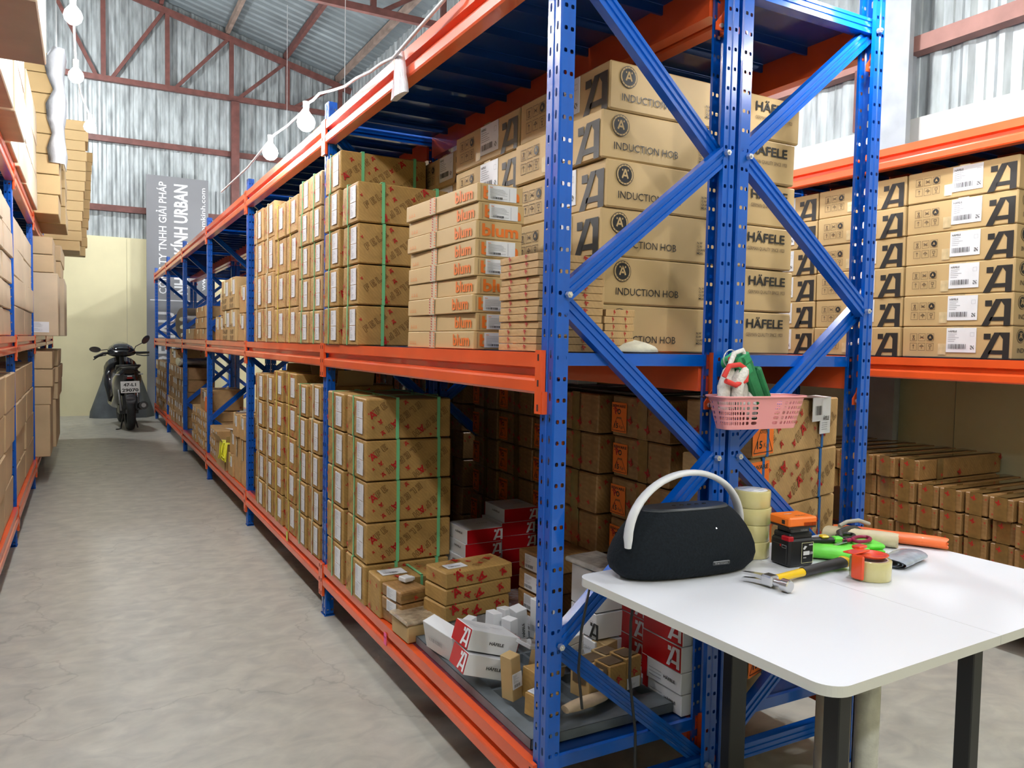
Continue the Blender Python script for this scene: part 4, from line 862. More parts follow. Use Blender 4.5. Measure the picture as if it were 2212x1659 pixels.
# ---------------------------------------------------------------- pale cartons of the left rack
plain('lp1', .50, .66, .150, PALE, 301); plain('lp2', .50, .66, .185, PALE, 302); plain('lp3', .50, .62, .205, PALE2, 303); plain('lp4', .50, .66, .31, PALE2, 304)
def lrow(kk, xe, y0, y1, z0, n, where, group, jx=.012, jr=.012):
    dx, dy, dz = KIND[kk][2]; s = (y1 - y0 - .02) / dy
    for i in range(n): put(kk, 'pale_carton', (xe - dx / 2 + R.uniform(-jx, jx * .6), (y0 + y1) / 2, z0 + .001 + i * (dz + .002)), (0, 0, R.uniform(-jr, jr) * .6), 'pale carton, %s of %s' % (('top' if i == n - 1 else ORD[i]) if n > 1 else 'only one', where), 'carton', group, (1, s, 1))
GL1 = 'pale cartons of the left rack'
lrow('lp1', -.372, 4.93, 5.54, 1.292, 5, 'the middle shelf stack before the nearest left post', GL1); lrow('lp1', -.372, 4.30, 4.92, 1.292, 5, 'the middle shelf stack cut by the left picture edge', GL1)
lrow('lp2', -.372, 5.69, 6.66, 1.292, 4, 'the middle shelf stack past the nearest left post', GL1); lrow('lp2', -.374, 6.68, 7.64, 1.292, 4, 'the middle shelf stack before the second left post', GL1)
lrow('lp3', -.372, 4.93, 5.54, .250, 4, 'the lower shelf stack before the nearest left post', GL1); lrow('lp3', -.372, 4.30, 4.92, .250, 4, 'the lower shelf stack cut by the left picture edge', GL1)
lrow('lp3', -.374, 5.69, 6.66, .250, 4, 'the lower shelf stack past the nearest left post', GL1); lrow('lp3', -.376, 6.68, 7.64, .250, 4, 'the lower shelf stack before the second left post', GL1)
# past the second left post the cartons stick out into the aisle
plain('flapbox', .62, .60, .152, PALE2, 306); plain('flapbig', .62, .60, .45, PALE2, 307, None, False); plain('flapbig2', .62, .62, .54, PALE, 308); plain('ftop', .72, .62, .165, KRAFTY, 309); plain('fslim', .72, .62, .118, KRAFTY, 310)
lrow('flapbig', -.262, 7.80, 8.42, .2495, 1, 'the tall kind standing low past the second left post', None, 0, .004)
lrow('flapbox', -.245, 7.80, 8.42, .701, 3, 'the three on the tall carton past the second left post', GL1, .015)
lrow('flapbig', -.235, 8.45, 9.65, .2495, 1, 'the tall kind standing low, second one past that post', None, 0, .004); lrow('flapbox', -.21, 8.45, 9.65, .701, 3, 'the three on the second tall carton, left rack', GL1, .02)
o = put('flapbig2', 'pale_carton', (-.195 - .31, 8.11, 1.292), (0, 0, .0), 'very large pale carton with a white paper, middle shelf sticking out', 'carton')
fw = Face(None, (-.31, -.31, 0), (1, 0, 0), (0, 0, 1), .0016, .62, .54); pl = sheet_part(fw, .40, .03, .55, .12, seed=5, bar=False); pl.build('paper_label', o)
lrow('flapbox', -.225, 7.82, 8.42, 1.835, 2, 'the pair on the very large carton, left rack', GL1, .01)
lrow('flapbig2', -.16, 8.46, 9.65, 1.292, 1, 'the very large kind, second past the second left post', None, 0, .01); lrow('flapbox', -.185, 8.46, 9.65, 1.835, 2, 'the pair on the second very large carton, left rack', GL1, .01)
# top level
plain('topL', .50, .88, .26, PALE, 311); plain('topM', .58, .66, .30, PALE, 312)
def brownbottom(kk): pass
lrow('topM', -.118, 2.86, 3.54, 2.3225, 3, 'the big ones overhanging top left, nearest', GL1, 0, .0)
lrow('topL', -.272, 3.63, 4.28, 2.3225, 3, 'the overhanging top shelf stack, second from near', GL1, .008); lrow('topL', -.268, 4.30, 5.00, 2.3225, 3, 'the overhanging top shelf stack, third from near', GL1, .008)
lrow('topL', -.335, 5.03, 5.60, 2.3225, 3, 'the top shelf stack just before the nearest left post', GL1, .008); lrow('topL', -.335, 5.68, 6.30, 2.3225, 3, 'the top shelf stack above the nearest left bay end', GL1, .008); lrow('topL', -.33, 6.33, 7.62, 2.3225, 3, 'the top shelf stack above the second left post', GL1, .008)
for c, (y0, y1, xe, n) in enumerate(((7.74, 8.36, -.175, 8), (8.4, 9.3, -.15, 8), (10.9, 11.5, -.03, 13), (11.52, 11.785, .03, 11))):
    fk = 'ftop' if c < 2 else 'fslim'; dx, dy, dz = KIND[fk][2]; s = (y1 - y0 - .02) / dy; lean = -.012
    for i in range(n):
        put(fk, 'pale_carton', (xe - dx / 2 + lean * i * (0 if c < 2 else -.6) + R.uniform(-.012, .012), (y0 + y1) / 2, 2.3235 + i * (dz + .0022)), (0, 0, R.uniform(-.01, .01)), 'yellowish taped carton, %s of the %s tower on the left rack top' % (('top' if i == n - 1 else ORD[i]), CNT[c]), 'carton', 'cartons of the towers on the left rack', (1, s, 1))
mb = MB(); wf = mat('white_film', (.78, .80, .86), .2, coat=.5, var=.1, scale=10, bump=.8)
rows = []
for q in range(9):
    z = 2.75 + q * .12; rows.append([Vector((-.150 + .012 * math.sin(q * 1.7) + dx, 7.98 + dy_, z)) for dx, dy_ in ((-.10 - .03 * math.sin(q * 2.1), -.268), (-.02, -.262), (.012, -.24), (.022, .1), (.018, .12), (.004, -.22), (-.03, -.255))])
mb.loft(rows, wf)
one(mb, 'film_sheet', 'loose white stretch film hanging down the first carton tower', 'film', (0, 0, 0))

# ---------------------------------------------------------------- white table and what stands on it
TZ = 0.75
WTOP = mat('white_laminate', (0.80, 0.82, 0.87), 0.38, coat=0.1); WEDGE = mat('white_edge', (0.74, 0.74, 0.70), 0.5)
tb = empty('work_table', 'white table with rounded corners and black legs before the rack end', 'table', (1.575, 1.21, 0), (0, 0, 0.045))
def rounded(x0, x1, y0, y1, radii, n=8):
    pts = []
    for cx, cy, a0, r in ((x1, y0, -PI / 2, radii[0]), (x1, y1, 0, radii[1]), (x0, y1, PI / 2, radii[2]), (x0, y0, PI, radii[3])):
        ox = cx - r if cx == x1 else cx + r; oy = cy - r if cy == y1 else cy + r
        if r < .002: pts.append((cx, cy)); continue
        for q in range(n + 1): a = a0 + PI / 2 * q / n; pts.append((ox + r * math.cos(a), oy + r * math.sin(a)))
    return pts
for (x0, x1, rad) in ((-.533, -.026, (.0005, .0005, .035, .045)), (-.025, .525, (.04, .04, .0005, .0005))):
    mb = MB(); pts = rounded(x0, x1, -.355, .355, rad)
    mb.prism(pts, lambda u, v, d: Vector((u, v, d)), TZ - .019, TZ - .001, WEDGE); n = len(pts)
    mb.add([(u, v, TZ) for u, v in pts], [tuple(range(n))], WTOP); mb.add([(u, v, TZ - .001) for u, v in pts] + [(u, v, TZ) for u, v in pts], [(q, (q + 1) % n, n + (q + 1) % n, n + q) for q in range(n)], WEDGE)
    mb.build('tabletop', tb)
fr = MB(); 
for y in (-.28, .26): fr.box(-.45, .49, y - .012, y + .012, TZ - .036, TZ - .0195, DARK)
fr.box(-.45, -.425, -.31, .29, TZ - .036, TZ - .0195, DARK); fr.box(.465, .49, -.31, .29, TZ - .036, TZ - .0195, DARK); fr.build('apron', tb)
for x, y in ((-.46, -.31), (-.085, -.33), (-.075, .28), (-.025, .30), (.50, .29)):
    mb = MB(); mb.bbox(x - .016, x + .016, y - .016, y + .016, .004, TZ - .020, DARK, .002); mb.box(x - .018, x + .018, y - .018, y + .018, 0, .006, DARK); mb.build('leg', tb)

# portable speaker
CL = mat('speaker_cloth', (0.006, 0.0095, 0.014), 0.85, var=.25, scale=160, bump=.25, spec=.25); SM = mat('speaker_plastic', (0.035, 0.040, 0.046), 0.35)
sp = empty('portable_speaker', 'black fabric speaker with a silver carrying handle at the table corner', 'speaker', (1.287, 1.462, TZ), (0, 0, -.10))
def sup(a, b, z, e=2.6, n=40, lean=0):
    out = []
    for q in range(n):
        t = 2 * PI * q / n; c, s_ = math.cos(t), math.sin(t)
        out.append(Vector((a * math.copysign(abs(c) ** (2 / e), c), b * math.copysign(abs(s_) ** (2 / e), s_) + lean, z)))
    return out
mb = MB(); mb.loft([sup(*p) for p in ((.150, .055, .002), (.178, .070, .006), (.197, .079, .022), (.203, .082, .042), (.200, .080, .062), (.190, .074, .086), (.175, .066, .110), (.157, .057, .132), (.140, .049, .148), (.128, .043, .156), (.120, .039, .160))], CL); mb.build('body', sp)
mb = MB(); mb.loft([sup(.124, .042, .1585), sup(.120, .040, .163), sup(.112, .036, .164)], SM)
for q in range(5): mb.loft([[Vector((-.03 + q * .022 + .006 * math.cos(t), .004 * math.sin(t), z)) for t in [2 * PI * k_ / 8 for k_ in range(8)]] for z in (.163, .1655)], INK)
mb.build('control_panel', sp)
hm = mat('silver_handle', (0.74, 0.75, 0.77), 0.38, metal=.0); mb = MB(); rings = []
for q in range(29):
    t = PI * q / 28; x = -.188 * math.cos(t); z = .085 + .160 * math.sin(t) ** .92; tx, tz = .188 * math.sin(t), .160 * math.cos(t); L = math.hypot(tx, tz); nx, nz = -tz / L, tx / L
    wd = .017 - .003 * math.sin(t); th = .0075
    if q in (0, 28): wd *= .55
    yy = -.050 + .075 * q / 28
    rings.append([Vector((x + nx * th * math.sin(a) * (1), yy + wd * math.cos(a), z + nz * th * math.sin(a))) for a in [2 * PI * k_ / 12 for k_ in range(12)]])
mb.loft(rings, hm); mb.build('handle', sp)
mb = MB(); mb.bbox(.028, .078, -.0835, -.078, .032, .042, SM, .002); f = Face(mb, (.028, -.0836, .032), (1, 0, 0), (0, 0, 1), .0006); f.text('harman', .006, .003, .007, GREYI, width=.036); mb.build('badge', sp)
mb = MB(); mb.cyl((.05, -.061, .117), (.05, -.064, .116), .0014, .0014, mat('pilot_light', (1, 1, 1), .5, emit=1.0), 8); mb.build('pilot_light', sp)

# clear tape rolls
CT = mat('clear_tape_roll', (0.88, 0.79, 0.36), 0.12, coat=.6, var=.10, scale=12, trans=.25); CORE = mat('roll_core', (0.80, 0.80, 0.80), .5)
def roll(key, r, h, ri):
    mb = MB(); mb.lathe([(ri + .003, 0), (r - .001, 0), (r, .002), (r, h - .002), (r - .001, h), (ri + .003, h)], CT, 36)
    cr = MB(); cr.lathe([(ri, 0), (ri + .003, 0), (ri + .003, h), (ri, h), (ri, 0)], CORE, 32); return mb, cr
for i in range(4):
    mb, cr = roll('r', .0475, .0435, .036); o = mb.build('tape_roll', None, (1.553 + [.0, -.001, .002, -.001][i], 1.497 + [0, .002, 0, .001][i], TZ + .0005 + i * .0442)); cr.build('core', o)
    tag(o, 'clear packing tape roll, %s of the upright stack of four' % ('top' if i == 3 else ORD[i]), 'tape', 'stacked clear tape rolls')
    if i == 3:
        d = MB(); d.lathe([(.001, 0), (.038, 0), (.038, .0008), (.001, .0008)], WHITE, 32); tf = Face(d, (0, 0, .0012), (1, 0, 0), (0, 1, 0), .0002)
        for q in range(5): tf.text('tape', -.012 + .024 * math.cos(q * 1.256), -.004 + .024 * math.sin(q * 1.256), .009, BLUES, width=.02, bold=.02)
        d.build('paper_disc', o, (0, 0, .0438))
mb, cr = roll('r2', .0475, .047, .036); o = mb.build('tape_roll', None, (1.668, 1.222, TZ + .0005)); cr.build('core', o); tag(o, 'single clear tape roll with an orange cutter lying at the hammer end', 'tape')
RO = mat('red_orange_plastic', (0.90, 0.08, 0.015), .25, coat=.4)
mb = MB(); mb.lathe([(.001, .050), (.026, .050), (.032, .053), (.039, .0575), (.040, .059), (.036, .059), (.030, .056), (.001, .053)], RO, 32)
mb.bbox(-.058, -.050, -.016, .016, .004, .062, RO, .003); mb.bbox(-.055, .012, .010, .040, .060, .063, RO, .001); mb.bbox(.0, .035, .030, .052, .060, .068, RO, .002)
one(mb, 'tape_cutter', 'orange plastic cutter clipped on the single tape roll', 'cutter', (1.668, 1.222, TZ + .0005), (0, 0, .1))

# battery pack with the orange adapter on top
bt = empty('battery_pack', 'black power tool battery with a red release button', 'battery', (1.588, 1.392, TZ), (0, 0, -.08))
mb = MB(); mb.bbox(-.040, .042, -.034, .034, .001, .072, DARK, .005); mb.bbox(-.036, .040, -.030, .030, .070, .086, DARK, .004); mb.bbox(-.028, .034, -.026, .026, .085, .100, mat('dark_grey_plastic', (.05, .053, .058), .4), .003); mb.bbox(-.042, -.030, -.026, .026, .004, .058, DARK, .003)
f = Face(mb, (-.028, -.026, .085), (1, 0, 0), (0, 0, 1), .0008); f.text('HUKAN', .030, .005, .008, GREYI, width=.022, bold=.02); mb.build('housing', bt)
mb = MB(); mb.bbox(-.045, -.028, -.036, -.008, .068, .080, mat('release_red', (.50, .01, .02), .3), .002, Matrix.Rotation(0, 4, 'Z')); mb.build('release_button', bt)
mb = MB(); f = Face(mb, (-.001, -.0345, .010), (1, 0, 0), (0, 0, 1), .0006); YL = mat('pale_yellow_print', (.85, .83, .45), .5)
f.frame(.0, .0, .039, .052, .0009, YL); f.text('makita', .024, .044, .006, WHITE, width=.013, bold=.03); f.quad(.006, .020, .026, .030, WHITE); f.text('10.0Ah', .0265, .021, .010, WHITE, width=.012, bold=.01); f.poly([(.004, .036), (.010, .044), (.018, .042), (.014, .038), (.010, .034)], WHITE); f.quad(.006, .012, .016, .015, GREYI)
mb.build('label', bt)
mb = MB(); f = Face(mb, (-.0455, .030, .0), (0, -1, 0), (0, 0, 1), .0006); f.quad(.036, .052, .041, .058, RED); f.frame(.044, .050, .058, .057, .0006, WHITE); mb.build('charge_gauge', bt)
OP = mat('orange_plastic', (1.0, .20, .01), .35, coat=.2)
mb = MB(); mb.bbox(-.050, .040, -.038, .036, .004, .028, OP, .004); mb.bbox(-.048, .038, -.036, .034, 0, .005, DARK, .001)
for q in range(12): mb.box(-.003 + q * .0033, -.0015 + q * .0033, -.0395, -.0375, .006, .015, mat('vent_shadow', (.4, .05, .0), .6))
f = Face(mb, (-.05, -.038, .028), (1, 0, 0), (0, 1, 0), .0006); f.quad(.022, .044, .046, .047, WHITE); f.text('HUKAN', .036, .018, .010, GINK, width=.030, bold=.02); f.frame(.070, .016, .082, .028, .001, RED)
mb.box(-.0512, -.0495, -.022, -.012, .010, .020, INK)
one(mb, 'charger_adapter', 'orange plastic adapter sitting on top of the black battery', 'adapter', (1.592, 1.390, TZ + .1005), (0, 0, -.12))

# claw hammer
hm_ = empty('claw_hammer', 'claw hammer with yellow and black handle on the white table', 'hammer', (1.385, 1.275, TZ), (0, 0, .10))
CH = mat('polished_steel', (.62, .62, .63), .22, metal=.95); YH = mat('yellow_grip', (.90, .58, .01), .35); BG = mat('black_rubber', (.022, .023, .026), .5)
mb = MB(); mb.loft([[Vector((x, 0 + a_ * math.cos(t), .016 + b_ * math.sin(t))) for t in [2 * PI * k_ / 12 for k_ in range(12)]] for x, a_, b_ in ((.014, .0095, .009), (.05, .0095, .009), (.10, .0105, .0095), (.125, .011, .010))], YH); mb.build('handle', hm_)
mb = MB(); mb.loft([[Vector((x, a_ * math.cos(t), .0165 + b_ * math.sin(t))) for t in [2 * PI * k_ / 14 for k_ in range(14)]] for x, a_, b_ in ((.123, .012, .011), (.14, .0135, .012), (.18, .0125, .0125), (.22, .013, .013), (.26, .0155, .013), (.285, .0175, .0135), (.297, .013, .010))], BG); mb.build('grip', hm_)
mb = MB(); mb.loft([[Vector((x, a_ * math.cos(t), .017 + b_ * math.sin(t))) for t in [2 * PI * k_ / 14 for k_ in range(14)]] for x, a_, b_ in ((.283, .0165, .0128), (.291, .0188, .0145), (.302, .0165, .012), (.306, .009, .006))], YH); mb.build('end_cap', hm_)
mb = MB(); mb.bbox(-.014, .016, -.016, .016, .004, .029, CH, .004); mb.cyl((0, -.014, .0155), (0, -.036, .0155), .0095, .0085, CH, 16); mb.cyl((0, -.036, .0155), (0, -.055, .0155), .0145, .0148, CH, 20); mb.cyl((0, -.055, .0155), (0, -.057, .0155), .0148, .0125, CH, 20)
mb.build('hammer_head', hm_)
mb = MB()
for sx in (-1, 1):
    rr_ = []
    for q in range(9):
        u = q / 8; y = .012 + .048 * u; x = -.002 - .016 * u * u; w_ = .0105 * (1 - .4 * u)
        rr_.append([Vector((x + e * w_, y, .0155 + sx * (.0052 + .0015 * u) + g_ * .0048 * (1 - .5 * u))) for e, g_ in ((-1, -1), (1, -1), (1, 1), (-1, 1))])
    mb.loft(rr_, CH, sm=False)
mb.build('claw', hm_)
mb = MB(); mb.bbox(-.008, .010, -.010, .010, .0285, .0298, INK, .0004); mb.build('head_mark', hm_)

# folded and rolled cloths and films
def flatroll(name, label, cat, loc, rz, L, rad, flat, m, turns=2.2, sag=0, core_m=None, taper=1.0):
    mb = MB(); n = 40; prof = []
    for q in range(n + 1):
        t = q / n; a = t * turns * 2 * PI + .4; r = rad * (1 - .62 * t); prof.append((r * math.cos(a), r * math.sin(a) * flat))
    zmin = min(p[1] for p in prof); 
    def ring(x, s): return [Vector((x + .004 * math.sin(i * .9 + x * 60), p[0] * s, (p[1] - zmin) * s + .001)) for i, p in enumerate(prof)]
    xs = [(-.5, .93), (-.45, 1), (-.2, 1.03), (0, .98), (.2, 1.02), (.42, 1), (.5, .95)]; rs = [ring(x * L, s * (1 if x < 0 else taper)) for x, s in xs]
    vs = [v for r in rs for v in r]; w_ = n + 1
    mb.add(vs, [(i * w_ + j, i * w_ + j + 1, (i + 1) * w_ + j + 1, (i + 1) * w_ + j) for i in range(len(rs) - 1) for j in range(n)], m, True)
    th = mb
    return one(th, name, label, cat, loc, (0, 0, rz))
ORV = mat('fluorescent_orange_film', (1.0, .17, .03), .45, coat=.2, var=.06, scale=20, bump=.15); GRV = mat('lime_cloth', (.16, .78, .06), .5, var=.08, scale=25, bump=.2)
TANF = mat('beige_webbing', (.66, .56, .36), .5, var=.1, scale=30); GRF = mat('grey_bag_film', (.34, .40, .48), .25, coat=.5, var=.2, scale=25, bump=.4)
flatroll('safety_vest', 'rolled fluorescent orange sheet reaching the right end of the table', 'sheet', (2.03, 1.435, TZ), -1.02, .30, .034, .55, ORV, 1.6)
flatroll('webbing_roll', 'beige folded webbing between the lime cloth and the orange sheet', 'webbing', (1.935, 1.455, TZ), -.95, .19, .030, .75, TANF, 3.2)
flatroll('plastic_bag', 'folded grey plastic bag beside the single tape roll', 'bag', (1.865, 1.272, TZ), -1.35 + 1.6, .15, .042, .32, GRF, 2.6)
mb = MB(); mb.bbox(-.06, .06, -.03, .055, .001, .0035, CLEAR, .001); one(mb, 'clear_bag', 'flat clear plastic under the folded grey bag', 'bag', (1.86, 1.285, TZ), (0, 0, .2))
flatroll('lime_cloth', 'lime green folded cloth lying behind the hammer grip', 'cloth', (1.735, 1.370, TZ), -.75, .15, .040, .50, GRV, 1.7)
mb = MB(); mb.loft([[Vector((x, y, z + h)) for x, y, z in ((-.09, -.05, 0), (.09, -.055, 0), (.10, .05, 0), (-.085, .06, 0))] for h in (.0, .006)], GRV, sm=False)
mb.bbox(-.08, .10, -.045, .05, .006, .022, GRV, .006); one(mb, 'lime_cloth', 'lime green cloth folded flat under the scissors', 'cloth', (1.84, 1.435, TZ + .0005), (0, 0, -.35))
# scissors
sc = empty('scissors', 'scissors with black and magenta handles on the lime cloth', 'scissors', (1.835, 1.415, TZ + .026), (0, 0, .25))
MG = mat('magenta_plastic', (.32, .01, .07), .35)
for sy, m_ in ((-1, MG), (1, DARK)):
    mb = MB(); pts = [Vector((.03 + .036 * math.cos(t), sy * .022 + .019 * math.sin(t), .006)) for t in [2 * PI * q / 18 for q in range(19)]]; mb.tube(pts, .0052, m_, 8, caps=False)
    mb.tube([(-.004, sy * .006, .006), (-.03, -sy * .004, .005)], [.006, .005], m_, 8); mb.build('finger_loop', sc)
    mb = MB(); mb.add([(-.03, -sy * .001, .004), (-.03, -sy * .009, .004), (-.105, -sy * .001, .003), (-.03, -sy * .001, .006), (-.03, -sy * .009, .006), (-.105, -sy * .001, .005)], [(0, 1, 2), (5, 4, 3), (0, 3, 4, 1), (1, 4, 5, 2), (2, 5, 3, 0)], CH); mb.build('blade', sc)
kn = empty('utility_knife', 'black and yellow utility knife beside the scissors', 'knife', (1.755, 1.442, TZ + .026), (0, 0, -.35))
mb = MB(); mb.bbox(-.07, .06, -.010, .010, 0, .013, BG, .004); mb.build('casing', kn); mb = MB(); mb.bbox(-.002, .022, -.011, .011, .012, .020, YH, .004); mb.build('slider', kn)
mb = MB(); mb.bbox(.035, .062, -.012, .012, -.001, .015, GRV, .004); mb.build('end_grip', kn)
mb = MB(); mb.tube([(-.055, -.01, .012), (-.03, .01, .02), (.01, .014, .024), (.05, .012, .022), (.068, 0, .012)], [.008, .009, .009, .009, .006], mat('brush_handle', (.03, .032, .03), .4), 10)
one(mb, 'black_tool_handle', 'black strap and tool handle above the scissors', 'tool', (1.895, 1.462, TZ + .016), (0, 0, .1))
mb = MB(); mb.tube([(-.05, 0, .0), (-.02, .004, .010), (.02, .004, .012), (.055, 0, .0)], .006, mat('grey_webbing', (.42, .40, .34), .6), 8)
one(mb, 'grey_strap', 'grey curved strap lying over the beige webbing', 'strap', (1.945, 1.485, TZ + .046), (0, 0, -.2))
# cables
mb = MB(); mb.tube([(1.345, 1.600 - .02, .735), (1.225, 1.585, .74), (1.09, 1.575, .70), (1.062, 1.565, .60), (1.060, 1.57, .50), (1.075, 1.572, .40)], .0035, BG, 6); one(mb, 'power_cable', 'black cable curving down behind the near post', 'cable', (0, 0, 0))
mb = MB(); mb.tube([(1.225, 1.56, .728), (1.213, 1.565, .60), (1.218, 1.57, .45), (1.245, 1.575, .30), (1.250, 1.575, .12), (1.24, 1.57, .01)], .0038, BG, 6); one(mb, 'power_cable', 'black cable hanging from the table edge down to the floor', 'cable', (0, 0, 0))
# rolls of film under the table
for (x, y, r, m_, lbx, cr) in ((1.425, 1.12, .036, mat('brown_film_roll', (.30, .25, .18), .25, coat=.5, var=.3, scale=7), 'brown tinted film roll standing under the table', CORE), (1.512, 1.10, .026, mat('bubble_film_roll', (.72, .72, .66), .2, coat=.6, var=.12, scale=30, bump=.5), 'narrow translucent white film roll standing under the table', CORE)):
    mb = MB(); mb.lathe([(.012, 0), (r, 0), (r, .70), (.012, .70), (.012, 0)], m_, 28); one(mb, 'film_roll', lbx, 'roll', (x, y, 0))

# ---------------------------------------------------------------- pink basket on the twin posts
PK = mat('pink_plastic', (.88, .36, .37), .35, coat=.2)
bk = empty('pink_basket', 'pink perforated plastic basket tied to the twin blue posts', 'basket', (1.595, 1.536, 1.085), (0, 0, -.10))
def outline(h, n=120):     # rounded rectangle that widens upward; returns point at arc fraction u
    k_ = h / .085; a, b = .118 + .022 * k_, .030 + .018 * k_
    def at(u):
        t = 2 * PI * u; c, s_ = math.cos(t), math.sin(t); e = 5
        return Vector((a * math.copysign(abs(c) ** (2 / e), c), b * math.copysign(abs(s_) ** (2 / e), s_), h))
    return at
mb = MB(); n = 64
mb.holed(lambda u, v: outline(v)(u / 64 * 1.0), [(q, q + 1) for q in range(n)], .010, .0135, 5, .30, .0045, PK)
for h0, h1, sc_ in ((0, .010, 1), (.0775, .083, 1), (.083, .087, 1.03)):
    r0 = [outline(h0)(q / n) for q in range(n)]; r1 = [outline(h1)(q / n) for q in range(n)]
    r1 = [Vector((p.x * sc_, p.y * (1 + (sc_ - 1) * 2.2), p.z)) for p in r1]; mb.loft([r0, r1], PK, caps=False)
mb.add([outline(.001)(q / n) for q in range(n)], [tuple(range(n))], PK); rim = [Vector((p.x * 1.03, p.y * 1.066, p.z)) for p in [outline(.087)(q / n) for q in range(n + 1)]]; mb.tube(rim, .0028, PK, 6, caps=False)
mb.build('basket_body', bk)
mb = MB(); mb.tube([(-.13, .02, .08), (-.15, .05, .082), (-.12, .06, .08)], .0012, DARK, 5); mb.build('tie_wire', bk)
WG = mat('white_knit', (.78, .76, .72), .8, var=.12, scale=120, bump=.5); RK = mat('red_trim', (.75, .05, .04), .7)
gl = empty('work_gloves', 'bundle of white knitted gloves with red cuffs in the pink basket', 'gloves', (1.522, 1.546, 1.192), (0, .12, .1))
mb = MB()
for q, (x, y, z, tx, tz) in enumerate(((-.03, 0, .0, .35, .035), (.0, .01, .005, .3, .03), (.03, .0, .0, -.1, .028), (.055, -.01, -.01, -.3, .02), (-.01, -.02, .02, .5, .02))):
    mb.tube([(x, y, z - .05), (x - .004, y, z), (x + tx * .02, y, z + tz), (x + tx * .05, y + .004, z + tz * 1.4)], [.013, .016, .015, .007], WG, 10)
mb.build('knitted_fabric', gl)
mb = MB(); mb.tube([(-.06, -.02, .02), (-.052, -.025, .045), (-.02, -.025, .052), (.01, -.022, .045), (.005, -.028, .02), (-.03, -.03, .006), (-.058, -.025, .012)], .006, RK, 8); mb.tube([(-.04, -.012, .062), (-.01, -.012, .058), (.035, -.012, .062)], .005, RK, 8); mb.tube([(-.05, -.018, .03), (-.035, -.02, .075), (-.01, -.02, .085), (.012, -.02, .06)], .006, WG, 8)
mb.build('red_cuff', gl)
GS = mat('dark_green_webbing', (.015, .20, .07), .6, var=.15, scale=60, bump=.3); GSD = mat('green_webbing_light', (.03, .32, .12), .6, var=.15, scale=60, bump=.3)
gs = empty('green_webbing', 'folded dark green webbing standing in the pink basket', 'webbing', (1.585, 1.548, 1.180), (0, -.50, .05))
mb = MB(); mb.bbox(-.012, .016, -.022, .022, -.06, .075, GS, .004); mb.bbox(.018, .034, -.022, .022, -.06, .045, GS, .005); mb.build('folded_strap', gs)
for z, x in ((.078, -.018), (.056, -.024)):
    mb = MB(); mb.cyl((x, -.024, z), (x, .024, z), .012, .012, GSD, 14); mb.bbox(x, x + .03, -.024, .024, z - .011, z + .011, GSD, .003); mb.build('strap_fold', gs)
mb = MB(); mb.tube([(-.034, -.002 + q * 0, .03 + q * .02) for q in range(4)], .0015, INK, 5); mb.tube([Vector((-.03 + .018 * math.cos(t), -.01, .095 + .016 * math.sin(t))) for t in [2 * PI * q / 14 for q in range(15)]], .0013, ZINC, 5); mb.build('wire_tie', gs); gs.scale = (1.35, 1.2, 1.35); gl.scale = (1.2, 1.1, 1.2)

# ---------------------------------------------------------------- motor scooter by the back wall
BP = mat('scooter_black', (.008, .0085, .010), .18, coat=.8); TY = mat('tyre_rubber', (.016, .018, .020), .7, var=.2, scale=40); MET = mat('dull_metal', (.25, .25, .26), .4, metal=.7)
s = empty('motor_scooter', 'black motor scooter parked facing the cream back wall', 'scooter', (.565, 11.80, 0), (0, -.03, .05))
def ell(cx, y, cz, a, b, n=20, e=2.3):
    return [Vector((cx + a * math.copysign(abs(math.cos(t)) ** (2 / e), math.cos(t)), y, cz + b * math.copysign(abs(math.sin(t)) ** (2 / e), math.sin(t)))) for t in [2 * PI * q / n for q in range(n)]]
def wheel(y, name):
    mb = MB(); M = Matrix.Translation((0, y, .27)) @ Matrix.Rotation(PI / 2, 4, 'Y')
    mb.lathe([(.185, -.045), (.225, -.056), (.255, -.045), (.268, -.02), (.270, 0), (.268, .02), (.255, .045), (.225, .056), (.185, .045), (.185, -.045)], TY, 36, M); 
    for q in range(5): mb.box(-.012, .012, -.02, .02, 0, .19, MET, Matrix.Translation((0, y, .27)) @ Matrix.Rotation(q * 1.2566, 4, 'X'))
    mb.cyl((-.05, y, .27), (.05, y, .27), .04, .04, MET, 14); return mb.build(name, s)
wheel(.27, 'rear_wheel'); wheel(1.50, 'front_wheel')
mb = MB(); mb.loft([ell(0, .10, .82, .07, .03), ell(0, .14, .80, .125, .07), ell(0, .26, .74, .165, .115), ell(0, .45, .68, .185, .14), ell(0, .70, .60, .175, .13), ell(0, .85, .45, .15, .12), ell(0, 1.1, .30, .17, .06), ell(0, 1.25, .34, .2, .1)], BP); mb.build('body_shell', s)
mb = MB(); mb.loft([ell(0, .12, .86, .08, .02), ell(0, .20, .87, .12, .035), ell(0, .45, .82, .13, .05), ell(0, .72, .76, .11, .045), ell(0, .80, .74, .08, .03)], mat('seat_vinyl', (.02, .02, .021), .5)); mb.build('seat', s)
mb = MB(); mb.tube([(-.13, .50, .84), (-.145, .2, .90), (-.10, .06, .905), (.10, .06, .905), (.145, .2, .90), (.13, .50, .84)], .013, DARK, 8); mb.build('grab_rail', s)
mb = MB(); mb.loft([ell(0, 1.20, .35, .19, .10), ell(0, 1.22, .60, .235, .20), ell(0, 1.30, .78, .235, .22), ell(0, 1.38, .80, .15, .15)], BP)
mb.build('leg_shield', s)
mb = MB(); mb.loft([ell(0, 1.04, 1.05, .10, .03), ell(0, 1.08, 1.06, .19, .06), ell(0, 1.18, 1.09, .18, .10), ell(0, 1.30, 1.12, .12, .10), ell(0, 1.36, 1.10, .05, .04)], BP); mb.build('handlebar_cover', s)
